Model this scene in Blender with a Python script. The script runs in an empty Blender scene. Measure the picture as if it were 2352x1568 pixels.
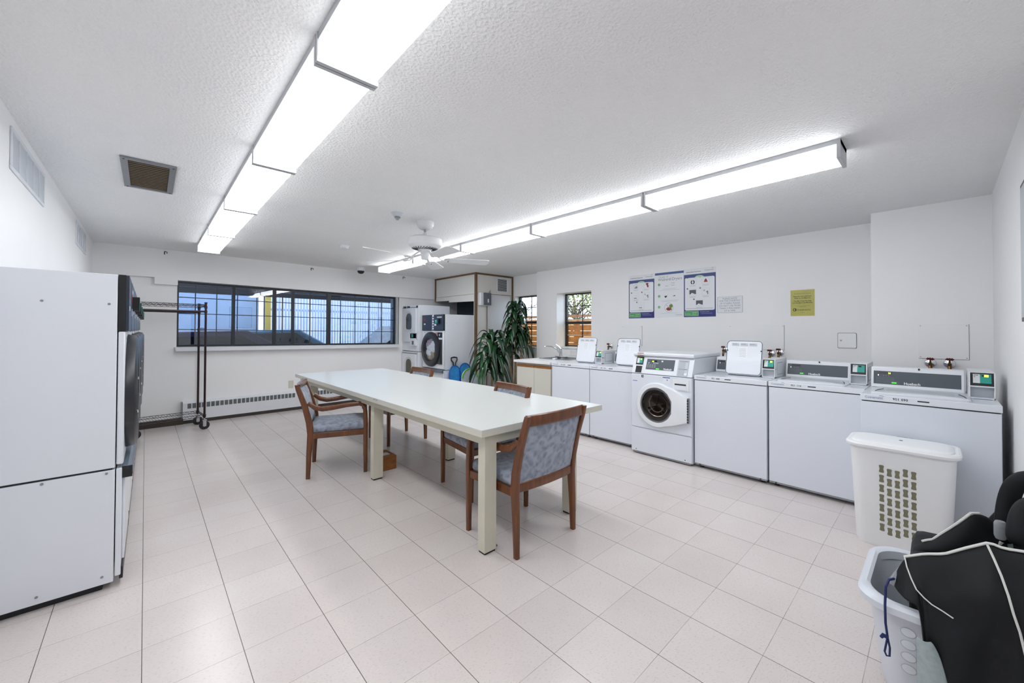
import bpy, math, random
from math import sin, cos, pi, radians, atan2, sqrt
from mathutils import Vector, Matrix

random.seed(7)
S = bpy.context.scene
COL = S.collection

# ------------------------------------------------------------------ camera
cam_d = bpy.data.cameras.new('camera')
cam = bpy.data.objects.new('camera', cam_d)
COL.objects.link(cam)
S.camera = cam
YAW, PIT, ROL = radians(44.285), radians(0.7134), radians(0.1722)
Fv = Vector((sin(YAW)*cos(PIT), cos(YAW)*cos(PIT), sin(PIT)))
Rv = Vector((cos(YAW), -sin(YAW), 0))
Uv = Rv.cross(Fv)
Av = Rv*cos(ROL) + Uv*sin(ROL)
Bv = Uv*cos(ROL) - Rv*sin(ROL)
cam.matrix_world = Matrix(((Av.x, Bv.x, -Fv.x, 0), (Av.y, Bv.y, -Fv.y, 0), (Av.z, Bv.z, -Fv.z, 1.3402), (0, 0, 0, 1)))
cam_d.sensor_fit = 'HORIZONTAL'
cam_d.sensor_width = 36
cam_d.lens = 910.6/2352*36
cam_d.shift_x = (1176-1230.25)/2352
cam_d.shift_y = (747.17-784)/2352
cam_d.clip_start = 0.02
cam_d.clip_end = 200

# ------------------------------------------------------------------ world, exposure
W = bpy.data.worlds.new('world')
S.world = W
W.use_nodes = True
wn = W.node_tree
wn.nodes.clear()
wo = wn.nodes.new('ShaderNodeOutputWorld')
wb = wn.nodes.new('ShaderNodeBackground')
wb.inputs[0].default_value = (0.86, 0.93, 1.0, 1)
wb.inputs[1].default_value = 2.6
wn.links.new(wb.outputs[0], wo.inputs[0])
S.view_settings.view_transform = 'Standard'
S.view_settings.look = 'None'
S.view_settings.gamma = 1
S.view_settings.exposure = 0.96
S.view_settings.use_curve_mapping = False
LAMP = 5.5          # radiance of the fluorescent diffusers
S.cycles.max_bounces = 7
S.cycles.diffuse_bounces = 5
S.cycles.glossy_bounces = 3
S.cycles.transparent_max_bounces = 12
S.cycles.use_denoising = True
S.cycles.caustics_reflective = False
S.cycles.caustics_refractive = False

H = 2.44            # ceiling height

# ------------------------------------------------------------------ materials
def lin(h):
    if isinstance(h, str):
        c = [int(h[i:i+2], 16)/255 for i in (0, 2, 4)]
        return tuple(x/12.92 if x <= .04045 else ((x+.055)/1.055)**2.4 for x in c)
    return h

class NT:
    def __init__(s, name):
        s.m = bpy.data.materials.new(name); s.m.use_nodes = True
        s.t = s.m.node_tree; s.b = s.t.nodes['Principled BSDF']
    def n(s, typ, **k):
        o = s.t.nodes.new(typ)
        for a, v in k.items():
            if a[0] == 'i' and a[1:].isdigit(): o.inputs[int(a[1:])].default_value = v
            else: setattr(o, a, v)
        return o
    def l(s, a, b): s.t.links.new(a, b)
    def math(s, op, a, b=None, c=None):
        o = s.n('ShaderNodeMath', operation=op)
        for i, x in enumerate((a, b, c)):
            if x is None: continue
            if isinstance(x, (int, float)): o.inputs[i].default_value = x
            else: s.l(x, o.inputs[i])
        return o.outputs[0]
    def obj(s, scale=(1, 1, 1), rot=(0, 0, 0), loc=(0, 0, 0)):
        tc = s.n('ShaderNodeTexCoord'); mp = s.n('ShaderNodeMapping')
        mp.inputs['Scale'].default_value = scale; mp.inputs['Rotation'].default_value = rot
        mp.inputs['Location'].default_value = loc
        s.l(tc.outputs['Object'], mp.inputs[0]); return mp.outputs[0]
    def noise(s, vec, scale, detail=3, rough=.5):
        o = s.n('ShaderNodeTexNoise'); o.inputs['Scale'].default_value = scale
        o.inputs['Detail'].default_value = detail; o.inputs['Roughness'].default_value = rough
        s.l(vec, o.inputs['Vector']); return o.outputs[0]
    def ramp(s, fac, stops):
        r = s.n('ShaderNodeValToRGB'); e = r.color_ramp.elements
        while len(e) < len(stops): e.new(.5)
        for i, (p, c) in enumerate(stops):
            e[i].position = p; e[i].color = (*lin(c), 1)
        s.l(fac, r.inputs[0]); return r.outputs[0]
    def bump(s, h, strength=.3, dist=.01):
        b = s.n('ShaderNodeBump'); b.inputs['Strength'].default_value = strength
        b.inputs['Distance'].default_value = dist; s.l(h, b.inputs['Height'])
        s.l(b.outputs[0], s.b.inputs['Normal'])

def base(name, col, rough=.5, metal=0, var=.04, vscale=6, bump=0, bscale=200, spec=.5, coat=0):
    t = NT(name)
    c = lin(col)
    v = t.obj()
    n = t.noise(v, vscale, 3)
    lo = tuple(max(0, x*(1-var)) for x in c); hi = tuple(min(1, x*(1+var)) for x in c)
    t.l(t.ramp(n, [(.3, lo), (.7, hi)]), t.b.inputs['Base Color'])
    t.b.inputs['Roughness'].default_value = rough
    t.b.inputs['Metallic'].default_value = metal
    t.b.inputs['Specular IOR Level'].default_value = spec
    if coat: t.b.inputs['Coat Weight'].default_value = coat; t.b.inputs['Coat Roughness'].default_value = .08
    if bump: t.bump(t.noise(v, bscale, 2), bump, .002)
    return t.m

def emit(name, col, st):
    t = NT(name)
    t.b.inputs['Base Color'].default_value = (*lin(col), 1)
    t.b.inputs['Emission Color'].default_value = (*lin(col), 1)
    t.b.inputs['Emission Strength'].default_value = st
    t.b.inputs['Roughness'].default_value = .4
    return t.m

def glass(name, tint=(.9, .95, 1), rough=0.0, refl=1.0, ior=1.5):
    t = NT(name); t.t.nodes.remove(t.b)
    out = [n for n in t.t.nodes if n.type == 'OUTPUT_MATERIAL'][0]
    tr = t.n('ShaderNodeBsdfTransparent'); tr.inputs[0].default_value = (*tint, 1)
    gl = t.n('ShaderNodeBsdfGlossy'); gl.inputs['Roughness'].default_value = rough
    fr = t.n('ShaderNodeLayerWeight'); fr.inputs[0].default_value = .5
    mx = t.n('ShaderNodeMixShader')
    f0 = ((ior-1)/(ior+1))**2
    fz = t.math('ADD', t.math('MULTIPLY', t.math('POWER', fr.outputs[1], 5.0), 1-f0), f0)
    t.l(t.math('MINIMUM', t.math('MULTIPLY', fz, refl), 1.0), mx.inputs[0])
    t.l(tr.outputs[0], mx.inputs[1]); t.l(gl.outputs[0], mx.inputs[2]); t.l(mx.outputs[0], out.inputs[0])
    return t.m

M = {}
M['wall'] = base('wall_paint', 'f2f2f3', .45, var=.012, vscale=1.5, bump=.05, bscale=120)
M['ceil'] = None
t = NT('ceiling_stipple'); v = t.obj()
a = t.noise(v, 95, 4, .6)
vo = t.n('ShaderNodeTexVoronoi'); vo.inputs['Scale'].default_value = 70; t.l(v, vo.inputs['Vector'])
hh = t.math('ADD', a, t.math('MULTIPLY', vo.outputs['Distance'], .7))
t.l(t.ramp(t.noise(v, 1.2, 2), [(.3, 'f0f0f1'), (.7, 'f4f4f4')]), t.b.inputs['Base Color'])
t.b.inputs['Roughness'].default_value = .8
t.bump(hh, .62, .011); M['ceil'] = t.m

# vinyl tile floor
t = NT('vinyl_tile'); s_ = 0.3048
v = t.obj()
mp = t.n('ShaderNodeMapping', vector_type='TEXTURE')
mp.inputs['Location'].default_value = (-.3127, 2.6502, 0); mp.inputs['Rotation'].default_value = (0, 0, radians(.264))
mp.inputs['Scale'].default_value = (s_, s_, 1)
t.l(v, mp.inputs[0])
sx = t.n('ShaderNodeSeparateXYZ'); t.l(mp.outputs[0], sx.inputs[0])
def dline(o, w):
    f = t.math('FRACT', t.math('ADD', o, .5)); d = t.math('ABSOLUTE', t.math('SUBTRACT', f, .5))
    return t.math('LESS_THAN', d, w)
lx = dline(sx.outputs[0], .0046); ly = dline(sx.outputs[1], .0038)
fl = t.n('ShaderNodeVectorMath', operation='FLOOR'); t.l(mp.outputs[0], fl.inputs[0])
wnz = t.n('ShaderNodeTexWhiteNoise', noise_dimensions='2D'); t.l(fl.outputs[0], wnz.inputs[0])
# flecks run in one direction per tile
ang = t.n('ShaderNodeVectorRotate', rotation_type='Z_AXIS'); t.l(v, ang.inputs['Vector'])
t.l(t.math('MULTIPLY', wnz.outputs[0], .9), ang.inputs['Angle'])
m2 = t.n('ShaderNodeMapping'); m2.inputs['Scale'].default_value = (45, 150, 1); t.l(ang.outputs[0], m2.inputs[0])
fk = t.noise(m2.outputs[0], 1.6, 3, .6)
fkd = t.ramp(fk, [(.57, (0, 0, 0)), (.68, (1, 1, 1))])
big = t.noise(v, 2.2, 4)
bc = t.ramp(t.math('ADD', t.math('MULTIPLY', wnz.outputs[0], .22), t.math('MULTIPLY', big, .78)), [(.2, 'cec5c2'), (.5, 'd6cdca'), (.8, 'dbd4d1')])
mx = t.n('ShaderNodeMix', data_type='RGBA'); t.l(t.math('MULTIPLY', fkd, .38), mx.inputs[0]); t.l(bc, mx.inputs[6]); mx.inputs[7].default_value = (*lin('8d827e'), 1)
wx = t.noise(v, 9, 2)
lm = t.math('MAXIMUM', t.math('MULTIPLY', lx, .85), t.math('MULTIPLY', ly, t.math('MULTIPLY', wx, .9)))
m3 = t.n('ShaderNodeMix', data_type='RGBA'); t.l(lm, m3.inputs[0]); t.l(mx.outputs[2], m3.inputs[6]); m3.inputs[7].default_value = (*lin('3a3634'), 1)
t.l(m3.outputs[2], t.b.inputs['Base Color'])
t.b.inputs['Roughness'].default_value = .24
M['floor'] = t.m

M['enamel'] = base('white_enamel', 'dfe3ea', .28, var=.01, vscale=2, coat=.3)
M['enamel2'] = base('cool_enamel', 'd9dee7', .3, var=.01, vscale=2)
M['plastic_w'] = base('white_plastic', 'e2e5ea', .35, var=.01)
M['plastic_dim'] = base('grey_white_plastic', 'c8ccd2', .4, var=.02)
M['panel_grey'] = base('slate_panel', '4d555d', .4, var=.03)
M['black'] = base('black_plastic', '15161a', .35, var=.1)
M['black_soft'] = base('black_rubber', '1c1d21', .6, var=.1)
M['dark_door'] = base('charcoal_door_ring', '25272d', .3, var=.06)
M['navy'] = base('dark_navy_panel', '2b3340', .3, var=.06)
M['seam'] = base('dark_gap', '2b2d33', .8)
M['lint'] = base('blue_grey_lip', '5c6a78', .35, var=.05)
M['chrome'] = base('chrome', 'd8dade', .12, metal=1, var=.02)
M['steel'] = base('brushed_steel', '9a9da2', .35, metal=1, var=.05, vscale=30)
M['brass'] = base('aged_brass', '6b5230', .35, metal=1, var=.3, vscale=60)
M['red_handle'] = base('dark_red_tap_handle', '5a1c1c', .4)
M['teal'] = base('teal_card', '1f9a8c', .35, var=.05)
M['card_w'] = base('pale_card', 'd6dade', .4)
M['yellow_led'] = emit('yellow_led', 'e8f040', 1.2)
M['green_led'] = emit('green_led', '38c030', .8)
M['white_led'] = emit('white_led', 'ffffff', 1.0)
M['display'] = base('display_black', '16120e', .2)
M['white_ink'] = base('white_ink', 'eef1f4', .5)
M['blue_ink'] = base('blue_ink', '33579a', .5)
M['black_ink'] = base('black_ink', '26262a', .6)
M['grey_ink'] = base('grey_ink', '84888e', .6)
M['pale_ink'] = base('pale_grey_ink', 'b2b7be', .6)
M['label_grey'] = base('grey_label', 'bfc4cb', .45)
M['red_ink'] = base('red_ink', '8e2f30', .5)
M['pink'] = base('pink_sticker', 'b07c80', .5)
M['green_ink'] = base('green_ink', '4fa05c', .5)
M['green_pale'] = base('pale_green_ink', 'b9dcb8', .5)
M['poster_navy'] = base('poster_navy', '2f3f80', .35)
M['poster_deep'] = base('poster_deep_blue', '262a78', .35)
M['poster_blue'] = base('poster_steel_blue', '3a5a92', .35)
M['paper'] = base('white_paper', 'e6e8ec', .35, var=.01)
M['yellow_paper'] = base('yellow_paper', 'b9b45c', .25, var=.05, vscale=12)
M['olive'] = base('olive_print', '6e8c34', .5)
M['trim_brown'] = base('brown_trim', '6e533d', .5, var=.15, vscale=20)
M['panel_cream'] = base('closet_panel_paint', 'deddd9', .45, var=.012, vscale=2)
M['door_paint'] = base('door_paint', 'd7d8db', .4, var=.03, vscale=3)
M['cab'] = base('cream_laminate', 'cbc9bf', .4, var=.012, vscale=2)
M['counter'] = base('white_laminate', 'e4e4e6', .3, var=.012)
M['vent_white'] = base('vent_white', 'dfe3e9', .4, var=.02)
M['vent_metal'] = base('vent_grey_metal', '8c8e91', .4, metal=.5, var=.05)
M['vent_dark'] = base('dusty_filter', '4a4238', .9, var=.35, vscale=60)
M['heater'] = base('heater_enamel', 'dfe1e6', .35, var=.02)
M['heater_slot'] = base('heater_slot', '5f6566', .6, var=.2, vscale=20)
M['base_dark'] = base('dark_base', '3a332e', .6, var=.2)
M['frame_dark'] = base('dark_window_frame', '22252b', .4, var=.05)
M['frame_black'] = base('black_window_frame', '16140f', .4)
M['rack'] = base('bronze_wire', '2e2022', .35, metal=.3, var=.1)
M['rubber'] = base('caster_rubber', '191a1e', .5)
M['laminate'] = base('table_laminate', 'cfd2d0', .28, var=.008, vscale=1)
M['laminate_edge'] = base('table_edge', 'cdcbbf', .35, var=.012)
M['leg_cream'] = base('cream_leg', 'cfcbba', .4, var=.03, vscale=5)
M['diffuser'] = emit('lit_diffuser', (.955, .98, 1.0), LAMP)
M['diffuser_side'] = emit('lit_diffuser_side', (.955, .98, 1.0), LAMP*.24)
M['diffuser_r'] = emit('lit_diffuser_right_row', (.955, .98, 1.0), LAMP*1.32)
M['diffuser_r_side'] = emit('lit_diffuser_right_row_side', (.955, .98, 1.0), LAMP*.78)
M['fixture'] = base('fixture_white', 'b8babe', .4)
M['fan_white'] = base('fan_white', 'e2e3e5', .35, var=.01)
M['hamper'] = base('hamper_plastic', 'eceef0', .38, var=.01)
M['hamper_hole'] = base('hamper_hole_dark', '7a775f', .6, var=.05)
M['hole_rim'] = base('hole_rim', 'eceef0', .4)
M['basket'] = base('basket_plastic', 'd6dbe4', .33, var=.01)
M['basket_hole'] = base('basket_oval', 'e6ebf3', .4)
M['beige_hole'] = base('beige_hole', 'c4b2a6', .6)
M['glass'] = glass('clear_glass', (.90, .95, 1.0))
M['glass_far'] = glass('screened_glass', (.60, .67, .76), refl=2.2)
M['glass_frost'] = glass('textured_glass', (.78, .72, .62), rough=.2)
M['drum_glass'] = glass('drum_glass', (.55, .5, .47), refl=2.0)
M['steel_dark'] = base('drum_steel', '4a403a', .25, metal=1, var=.2, vscale=8)
M['olive_glass'] = base('olive_door_glass', '46432c', .15, var=.15)
M['smoke'] = base('smoky_cover', '5c636b', .15, var=.1)
M['sled_blue'] = base('blue_plastic', '3a8fd0', .3, var=.15, vscale=25)
M['sled_rim'] = base('deep_blue_rim', '1c5ab4', .3)
M['lime'] = base('lime_rim', '6cc020', .4)
M['net'] = base('pale_printed_bag', 'c6d4dc', .5, var=.1, vscale=20)
M['cloth_white'] = base('white_cloth', 'dcdcdc', .9, var=.1, vscale=15)
M['cloth_mauve'] = base('mauve_cloth', 'a894a8', .9, var=.1, vscale=15)
M['cloth_tan'] = base('tan_cloth', 'a08c74', .9, var=.1, vscale=15)
M['cane'] = base('plant_cane', 'a08c6c', .7, var=.25, vscale=30)
M['pot'] = base('plant_pot', '2a2c30', .5)
M['soil'] = base('soil', '2c2018', .9, var=.3, vscale=40)
M['fence'] = base('cedar_board', 'b07840', .7, var=.3, vscale=8)
M['fence_rail'] = base('cedar_rail', '8a5c30', .7, var=.2, vscale=8)
M['bark'] = base('bark', '5c4c40', .9, var=.3, vscale=20)
M['blossom'] = base('pale_blossom', 'f0eeea', .8, var=.1)
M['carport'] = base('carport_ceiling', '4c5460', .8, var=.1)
M['slat_white'] = base('white_slat', 'd4dcec', .6, var=.05)
M['slab'] = base('carport_slab', '707a8c', .8, var=.1)
M['tarp'] = base('pale_blue_wall', 'a9bad2', .7, var=.05)
M['car_blue'] = base('car_paint', '24507c', .3, var=.1)
M['car_teal'] = base('car_paint_teal', '4a7c96', .3, var=.1)
M['car_mauve'] = base('car_paint_mauve', '5a5078', .3, var=.1)
M['grass'] = base('grass', '5a7038', .9, var=.3, vscale=10)
M['yellow_post'] = base('yellow_paint', 'd8b040', .5)
M['navy_cord'] = base('navy_cord', '15255a', .7)
M['grey_cloth'] = base('grey_cloth', '8f9298', .8, var=.15, vscale=30)
M['piping'] = base('white_piping', 'd8d8d4', .6)
M['mesh_panel'] = base('silver_mesh', '9aa6a8', .6, var=.1, vscale=60)

# wood for chairs
t = NT('walnut_wood'); v = t.obj(scale=(22, 22, 3))
n = t.noise(v, 2.2, 5, .6)
t.l(t.ramp(n, [(.25, '48240b'), (.55, '693812'), (.8, '80491c')]), t.b.inputs['Base Color'])
t.b.inputs['Roughness'].default_value = .3; t.b.inputs['Coat Weight'].default_value = .3
M['wood'] = t.m
t = NT('oak_wood'); v = t.obj(scale=(3, 3, 30))
t.l(t.ramp(t.noise(v, 2, 4), [(.3, '7a4a1e'), (.7, 'a0682e')]), t.b.inputs['Base Color'])
t.b.inputs['Roughness'].default_value = .5
M['oak'] = t.m
# blue grey floral upholstery
t = NT('blue_grey_upholstery'); v = t.obj()
vo = t.n('ShaderNodeTexVoronoi', feature='SMOOTH_F1'); vo.inputs['Scale'].default_value = 28
nz = t.n('ShaderNodeTexNoise'); nz.inputs['Scale'].default_value = 9; t.l(v, nz.inputs['Vector'])
va = t.n('ShaderNodeVectorMath', operation='ADD'); sc_ = t.n('ShaderNodeVectorMath', operation='SCALE')
t.l(nz.outputs[1], sc_.inputs[0]); sc_.inputs['Scale'].default_value = .12
t.l(v, va.inputs[0]); t.l(sc_.outputs[0], va.inputs[1]); t.l(va.outputs[0], vo.inputs['Vector'])
f = t.math('ADD', t.math('MULTIPLY', vo.outputs['Distance'], .9), t.math('MULTIPLY', t.noise(v, 30, 4, .7), .5))
t.l(t.ramp(f, [(.3, '6f7888'), (.5, '858d9c'), (.62, '8f97a6'), (.8, '9fa7b5')]), t.b.inputs['Base Color'])
t.b.inputs['Roughness'].default_value = .85; t.b.inputs['Sheen Weight'].default_value = .2
t.bump(t.noise(v, 400, 2), .2, .001)
M['fabric'] = t.m
# leaves
t = NT('dracaena_leaf'); v = t.obj()
t.l(t.ramp(t.noise(v, 5, 3), [(.3, '0c2c1a'), (.55, '164020'), (.8, '2e6230')]), t.b.inputs['Base Color'])
t.b.inputs['Roughness'].default_value = .2
M['leaf'] = t.m
t = NT('tree_leaf'); v = t.obj()
t.l(t.ramp(t.noise(v, 3, 3), [(.3, '5a6a34'), (.7, '9aa060')]), t.b.inputs['Base Color'])
t.b.inputs['Roughness'].default_value = .6
M['tree_leaf'] = t.m
t = NT('black_nylon'); v = t.obj()
t.l(t.ramp(t.noise(v, 9, 4), [(.3, '07090c'), (.7, '11151a')]), t.b.inputs['Base Color'])
t.b.inputs['Roughness'].default_value = .55; t.b.inputs['Specular IOR Level'].default_value = .3; t.bump(t.noise(v, 600, 2), .25, .001)
M['nylon'] = t.m

# ------------------------------------------------------------------ mesh builder
_tc = {}
def text_geo(body, size, spacing=1.0, bold=False):
    k = (body, size, spacing, bold)
    if k in _tc: return _tc[k]
    cu = bpy.data.curves.new('lettering', 'FONT'); cu.body = body; cu.size = size
    cu.resolution_u = 2; cu.space_character = spacing
    if bold: cu.offset = size*.02
    o = bpy.data.objects.new('lettering', cu)
    me = o.to_mesh()
    vs = [v.co.copy() for v in me.vertices]; fs = [tuple(p.vertices) for p in me.polygons]
    o.to_mesh_clear(); bpy.data.objects.remove(o); bpy.data.curves.remove(cu)
    _tc[k] = (vs, fs); return _tc[k]

class MB:
    def __init__(s): s.v = []; s.f = []; s.m = []; s.mats = []
    def mi(s, m):
        if m not in s.mats: s.mats.append(m)
        return s.mats.index(m)
    def add(s, vs, fs, m):
        o = len(s.v); s.v += [Vector(x) for x in vs]; k = s.mi(m)
        for f in fs: s.f.append(tuple(i+o for i in f)); s.m.append(k)
        return s
    def box(s, x0, x1, y0, y1, z0, z1, m):
        return s.add([(x, y, z) for z in (z0, z1) for y in (y0, y1) for x in (x0, x1)],
                     [(0, 2, 3, 1), (4, 5, 7, 6), (0, 1, 5, 4), (2, 6, 7, 3), (0, 4, 6, 2), (1, 3, 7, 5)], m)
    def hexa(s, b, t_, m):      # two quads (bottom, top) counter-clockwise from above
        return s.add(list(b)+list(t_), [(3, 2, 1, 0), (4, 5, 6, 7), (0, 1, 5, 4), (1, 2, 6, 5), (2, 3, 7, 6), (3, 0, 4, 7)], m)
    def prism(s, poly, axis, a, b, m):   # poly of 2D points, extruded along axis
        def P(p, h):
            return {'x': (h, p[0], p[1]), 'y': (p[0], h, p[1]), 'z': (p[0], p[1], h)}[axis]
        n = len(poly)
        fs = [tuple(range(n))[::-1], tuple(range(n, 2*n))]+[(i, (i+1) % n, n+(i+1) % n, n+i) for i in range(n)]
        return s.add([P(p, a) for p in poly]+[P(p, b) for p in poly], fs, m)
    def rings(s, rs, m, close=True, cap=True):
        n = len(rs[0]); vs = [p for r in rs for p in r]; fs = []
        for i in range(len(rs)-1):
            for j in range(n if close else n-1):
                k = (j+1) % n
                fs.append((i*n+j, i*n+k, (i+1)*n+k, (i+1)*n+j))
        if cap:
            fs.append(tuple(range(n))[::-1]); fs.append(tuple((len(rs)-1)*n+j for j in range(n)))
        return s.add(vs, fs, m)
    def tube(s, pts, r, m, seg=8, closed=False, flat=None):
        pts = [Vector(p) for p in pts]; N = len(pts); rs = []
        rad = r if isinstance(r, (list, tuple)) else [r]*N
        up = None
        for i, p in enumerate(pts):
            if closed: d = pts[(i+1) % N]-pts[i-1]
            else: d = pts[min(i+1, N-1)]-pts[max(i-1, 0)]
            d.normalize()
            if up is None:
                up = Vector((0, 0, 1)) if abs(d.z) < .9 else Vector((1, 0, 0))
            a = up.cross(d)
            if a.length < 1e-4: a = Vector((1, 0, 0)).cross(d)
            a.normalize(); b = d.cross(a); up = b
            fx, fy = flat if flat else (1, 1)
            rs.append([p+a*(cos(2*pi*k/seg)*rad[i]*fx)+b*(sin(2*pi*k/seg)*rad[i]*fy) for k in range(seg)])
        if closed: rs.append(rs[0])
        return s.rings(rs, m, cap=not closed)
    def cyl(s, p0, p1, r, m, seg=20, r2=None):
        return s.tube([p0, p1], [r, r2 if r2 is not None else r], m, seg)
    def lathe(s, prof, m, c=(0, 0, 0), axis='z', seg=32, cap=True):
        rs = []
        for r, h in prof:
            ring = []
            for k in range(seg):
                a = 2*pi*k/seg; u, w = cos(a)*r, sin(a)*r
                q = {'z': (u, w, h), 'y': (u, h, w), 'x': (h, u, w)}[axis]
                ring.append((q[0]+c[0], q[1]+c[1], q[2]+c[2]))
            rs.append(ring)
        return s.rings(rs, m, cap=cap)
    def ring(s, c, r0, r1, y0, y1, m, seg=40, sx=1, sz=1):   # flat ring in xz plane
        rs = []
        for r, y in ((r0, y0), (r1, y0), (r1, y1), (r0, y1), (r0, y0)):
            rs.append([(c[0]+cos(2*pi*k/seg)*r*sx, y, c[1]+sin(2*pi*k/seg)*r*sz) for k in range(seg)])
        return s.rings(rs, m, cap=False)
    def text(s, body, size, x, y, z, m, align='l', spacing=1.0, bold=False, sx=1.0, d=0.0):
        # lettering standing in the xz plane, read from -y
        vs, fs = text_geo(body, size, spacing, bold)
        if not vs: return s
        w = max(p.x for p in vs)
        ox = {'l': 0, 'c': -w*sx/2, 'r': -w*sx}[align]
        return s.add([(x+ox+p.x*sx, y, z+p.y) for p in vs], fs, m)
    def build(s, name, parent=None, bevel=0, smooth=False, loc=None, rot=None, seg=2, sub=0, angle=35):
        me = bpy.data.meshes.new(name)
        me.from_pydata(s.v, [], s.f)
        for m in s.mats: me.materials.append(m)
        me.polygons.foreach_set('material_index', s.m)
        me.validate(); me.update()
        if smooth or bevel:
            me.polygons.foreach_set('use_smooth', [True]*len(me.polygons))
            if not sub: me.set_sharp_from_angle(angle=radians(angle))
        o = bpy.data.objects.new(name, me); COL.objects.link(o)
        if parent: o.parent = parent
        if loc: o.location = loc
        if rot is not None: o.rotation_euler = (0, 0, rot) if isinstance(rot, (int, float)) else rot
        if bevel:
            b = o.modifiers.new('bevel', 'BEVEL'); b.width = bevel; b.segments = seg; b.limit_method = 'ANGLE'; b.angle_limit = radians(40)
            b.harden_normals = False
        if sub:
            u = o.modifiers.new('sub', 'SUBSURF'); u.levels = sub; u.render_levels = sub
        return o

def rrect(hx, hy, r, cx=0, cy=0, n=6):
    pts = []
    for (sx_, sy_, a0) in ((1, 1, 0), (-1, 1, 90), (-1, -1, 180), (1, -1, 270)):
        for k in range(n+1):
            a = radians(a0+90*k/n)
            pts.append((cx+sx_*(hx-r)+cos(a)*r, cy+sy_*(hy-r)+sin(a)*r))
    return pts

def tag(o, label=None, cat=None, group=None, kind=None):
    if label: o['label'] = label
    if cat: o['category'] = cat
    if group: o['group'] = group
    if kind: o['kind'] = kind
    return o
def thing(name, label, cat, loc=(0, 0, 0), rot=0, group=None):
    o = bpy.data.objects.new(name, None); COL.objects.link(o)
    o.empty_display_size = .1; o.location = loc; o.rotation_euler = (0, 0, rot)
    return tag(o, label, cat, group)
def copy_tree(o, parent=None):
    c = o.copy(); COL.objects.link(c)
    if parent: c.parent = parent
    for ch in list(o.children): copy_tree(ch, c)
    return c
def struct(o, label=None):
    o['kind'] = 'structure'
    if label: o['label'] = label
    return o
def sempty(name, loc=(0, 0, 0), rot=0):
    o = bpy.data.objects.new(name, None); COL.objects.link(o); o.location = loc; o.rotation_euler = (0, 0, rot)
    o['kind'] = 'structure'; return o

W_ = M['wall']
FA = math.atan(.042)       # the far wall stands slightly skewed
FO = (0, 7.48, 0)

# ================================================================== SETTING
mb = MB(); mb.box(-.9, 5.9, -3.0, 8.3, -.1, 0, M['floor']); struct(mb.build('floor'))
mb = MB(); mb.box(-.9, 5.9, -3.0, 8.3, H, H+.1, M['ceil']); struct(mb.build('ceiling'))
mb = MB(); mb.box(-.72, -.52, -3.0, 7.9, 0, H, W_); struct(mb.build('wall_left'))
# right wall with a window hole (Y 4.055-4.83, z 1.05-2.0) and the nook behind Y 5.34
mb = MB()
mb.box(5.24, 5.54, .46, 4.055, 0, H, W_)
mb.box(5.24, 5.54, 4.83, 5.343, 0, H, W_)
mb.box(5.24, 5.54, 4.055, 4.83, 0, 1.05, W_)
mb.box(5.24, 5.54, 4.055, 4.83, 2.005, H, W_)
struct(mb.build('wall_right'))
mb = MB(); mb.box(4.82, 5.54, -.49, .459, 0, H, W_); struct(mb.build('wall_right_pier'))
mb = MB()
mb.box(5.362, 5.54, 5.343, 5.40, 0, H, W_); mb.box(5.362, 5.54, 6.10, 8.3, 0, H, W_)
mb.box(5.362, 5.54, 5.40, 6.10, 0, 1.0, W_); mb.box(5.362, 5.54, 5.40, 6.10, 2.03, H, W_)
struct(mb.build('wall_nook'))
mb = MB(); mb.box(1.3, 4.82, -.486, -.286, 0, H, W_); struct(mb.build('wall_front'))
mb = MB(); mb.box(1.3, 1.5, -2.8, -.486, 0, H, W_); struct(mb.build('wall_passage'))
mb = MB(); mb.box(-.72, 1.5, -3.0, -2.8, 0, H, W_); struct(mb.build('wall_back'))
# far wall: upper bulkhead in front, lower wall set back by 7 cm, window hole x .29-3.57 z 1.07-2.02
mb = MB()
mb.prism([(-.55, H), (-.55, 2.051), (.047, 2.051), (.047, 1.96), (.285, 1.96), (.285, 2.03), (3.575, 2.0), (4.6, 2.0), (4.6, H)][::-1], 'y', 0, .3, W_)
struct(mb.build('wall_far_bulkhead', loc=FO, rot=FA))
mb = MB()
mb.box(-.55, .285, .07, .3, 0, 2.05, W_); mb.box(3.64, 5.6, .07, .3, 0, 2.0, W_)
mb.prism([(.285, 0), (3.64, 0), (3.64, 1.05), (.285, 1.09)], 'y', .07, .3, W_)
struct(mb.build('wall_far', loc=FO, rot=FA))
mb = MB(); mb.box(3.575, 3.64, .10, .3, 1.05, 2.0, M['steel']); mb.box(3.575, 3.60, .04, .10, 1.05, 2.0, M['plastic_dim'])
struct(mb.build('trim_1', loc=FO, rot=FA))
# closet partition: face X = 4.43 with an opening for the dryers, face Y = 6.17 with a door
CX, CY = 4.43, 6.17
PC = M['panel_cream']
mb = MB()
mb.box(CX, CX+.05, CY, CY+.06, 0, H, PC)
mb.box(CX, CX+.05, CY+.06, 7.75, 2.036, H, PC)
mb.prism([(CY+.06, 1.893), (7.1, 1.913), (7.1, 1.945), (7.75, 1.958), (7.75, 2.030), (CY+.06, 2.030)], 'x', CX-.004, CX+.05, PC)
struct(mb.build('wall_closet_side'))
mb = MB()
mb.box(CX+.05, 4.745, CY, CY+.05, 0, H, PC); mb.box(5.31, 5.362, CY, CY+.05, 0, H, PC); mb.box(4.745, 5.31, CY, CY+.05, 2.052, H, PC)
struct(mb.build('wall_closet_front'))
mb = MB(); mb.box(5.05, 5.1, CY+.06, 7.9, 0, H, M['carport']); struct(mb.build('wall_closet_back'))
d = sempty('door_1')
mb = MB(); mb.box(4.752, 5.303, CY+.008, CY+.045, .01, 2.044, M['door_paint']); mb.build('door_leaf', d, bevel=.003)
mb = MB()
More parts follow.
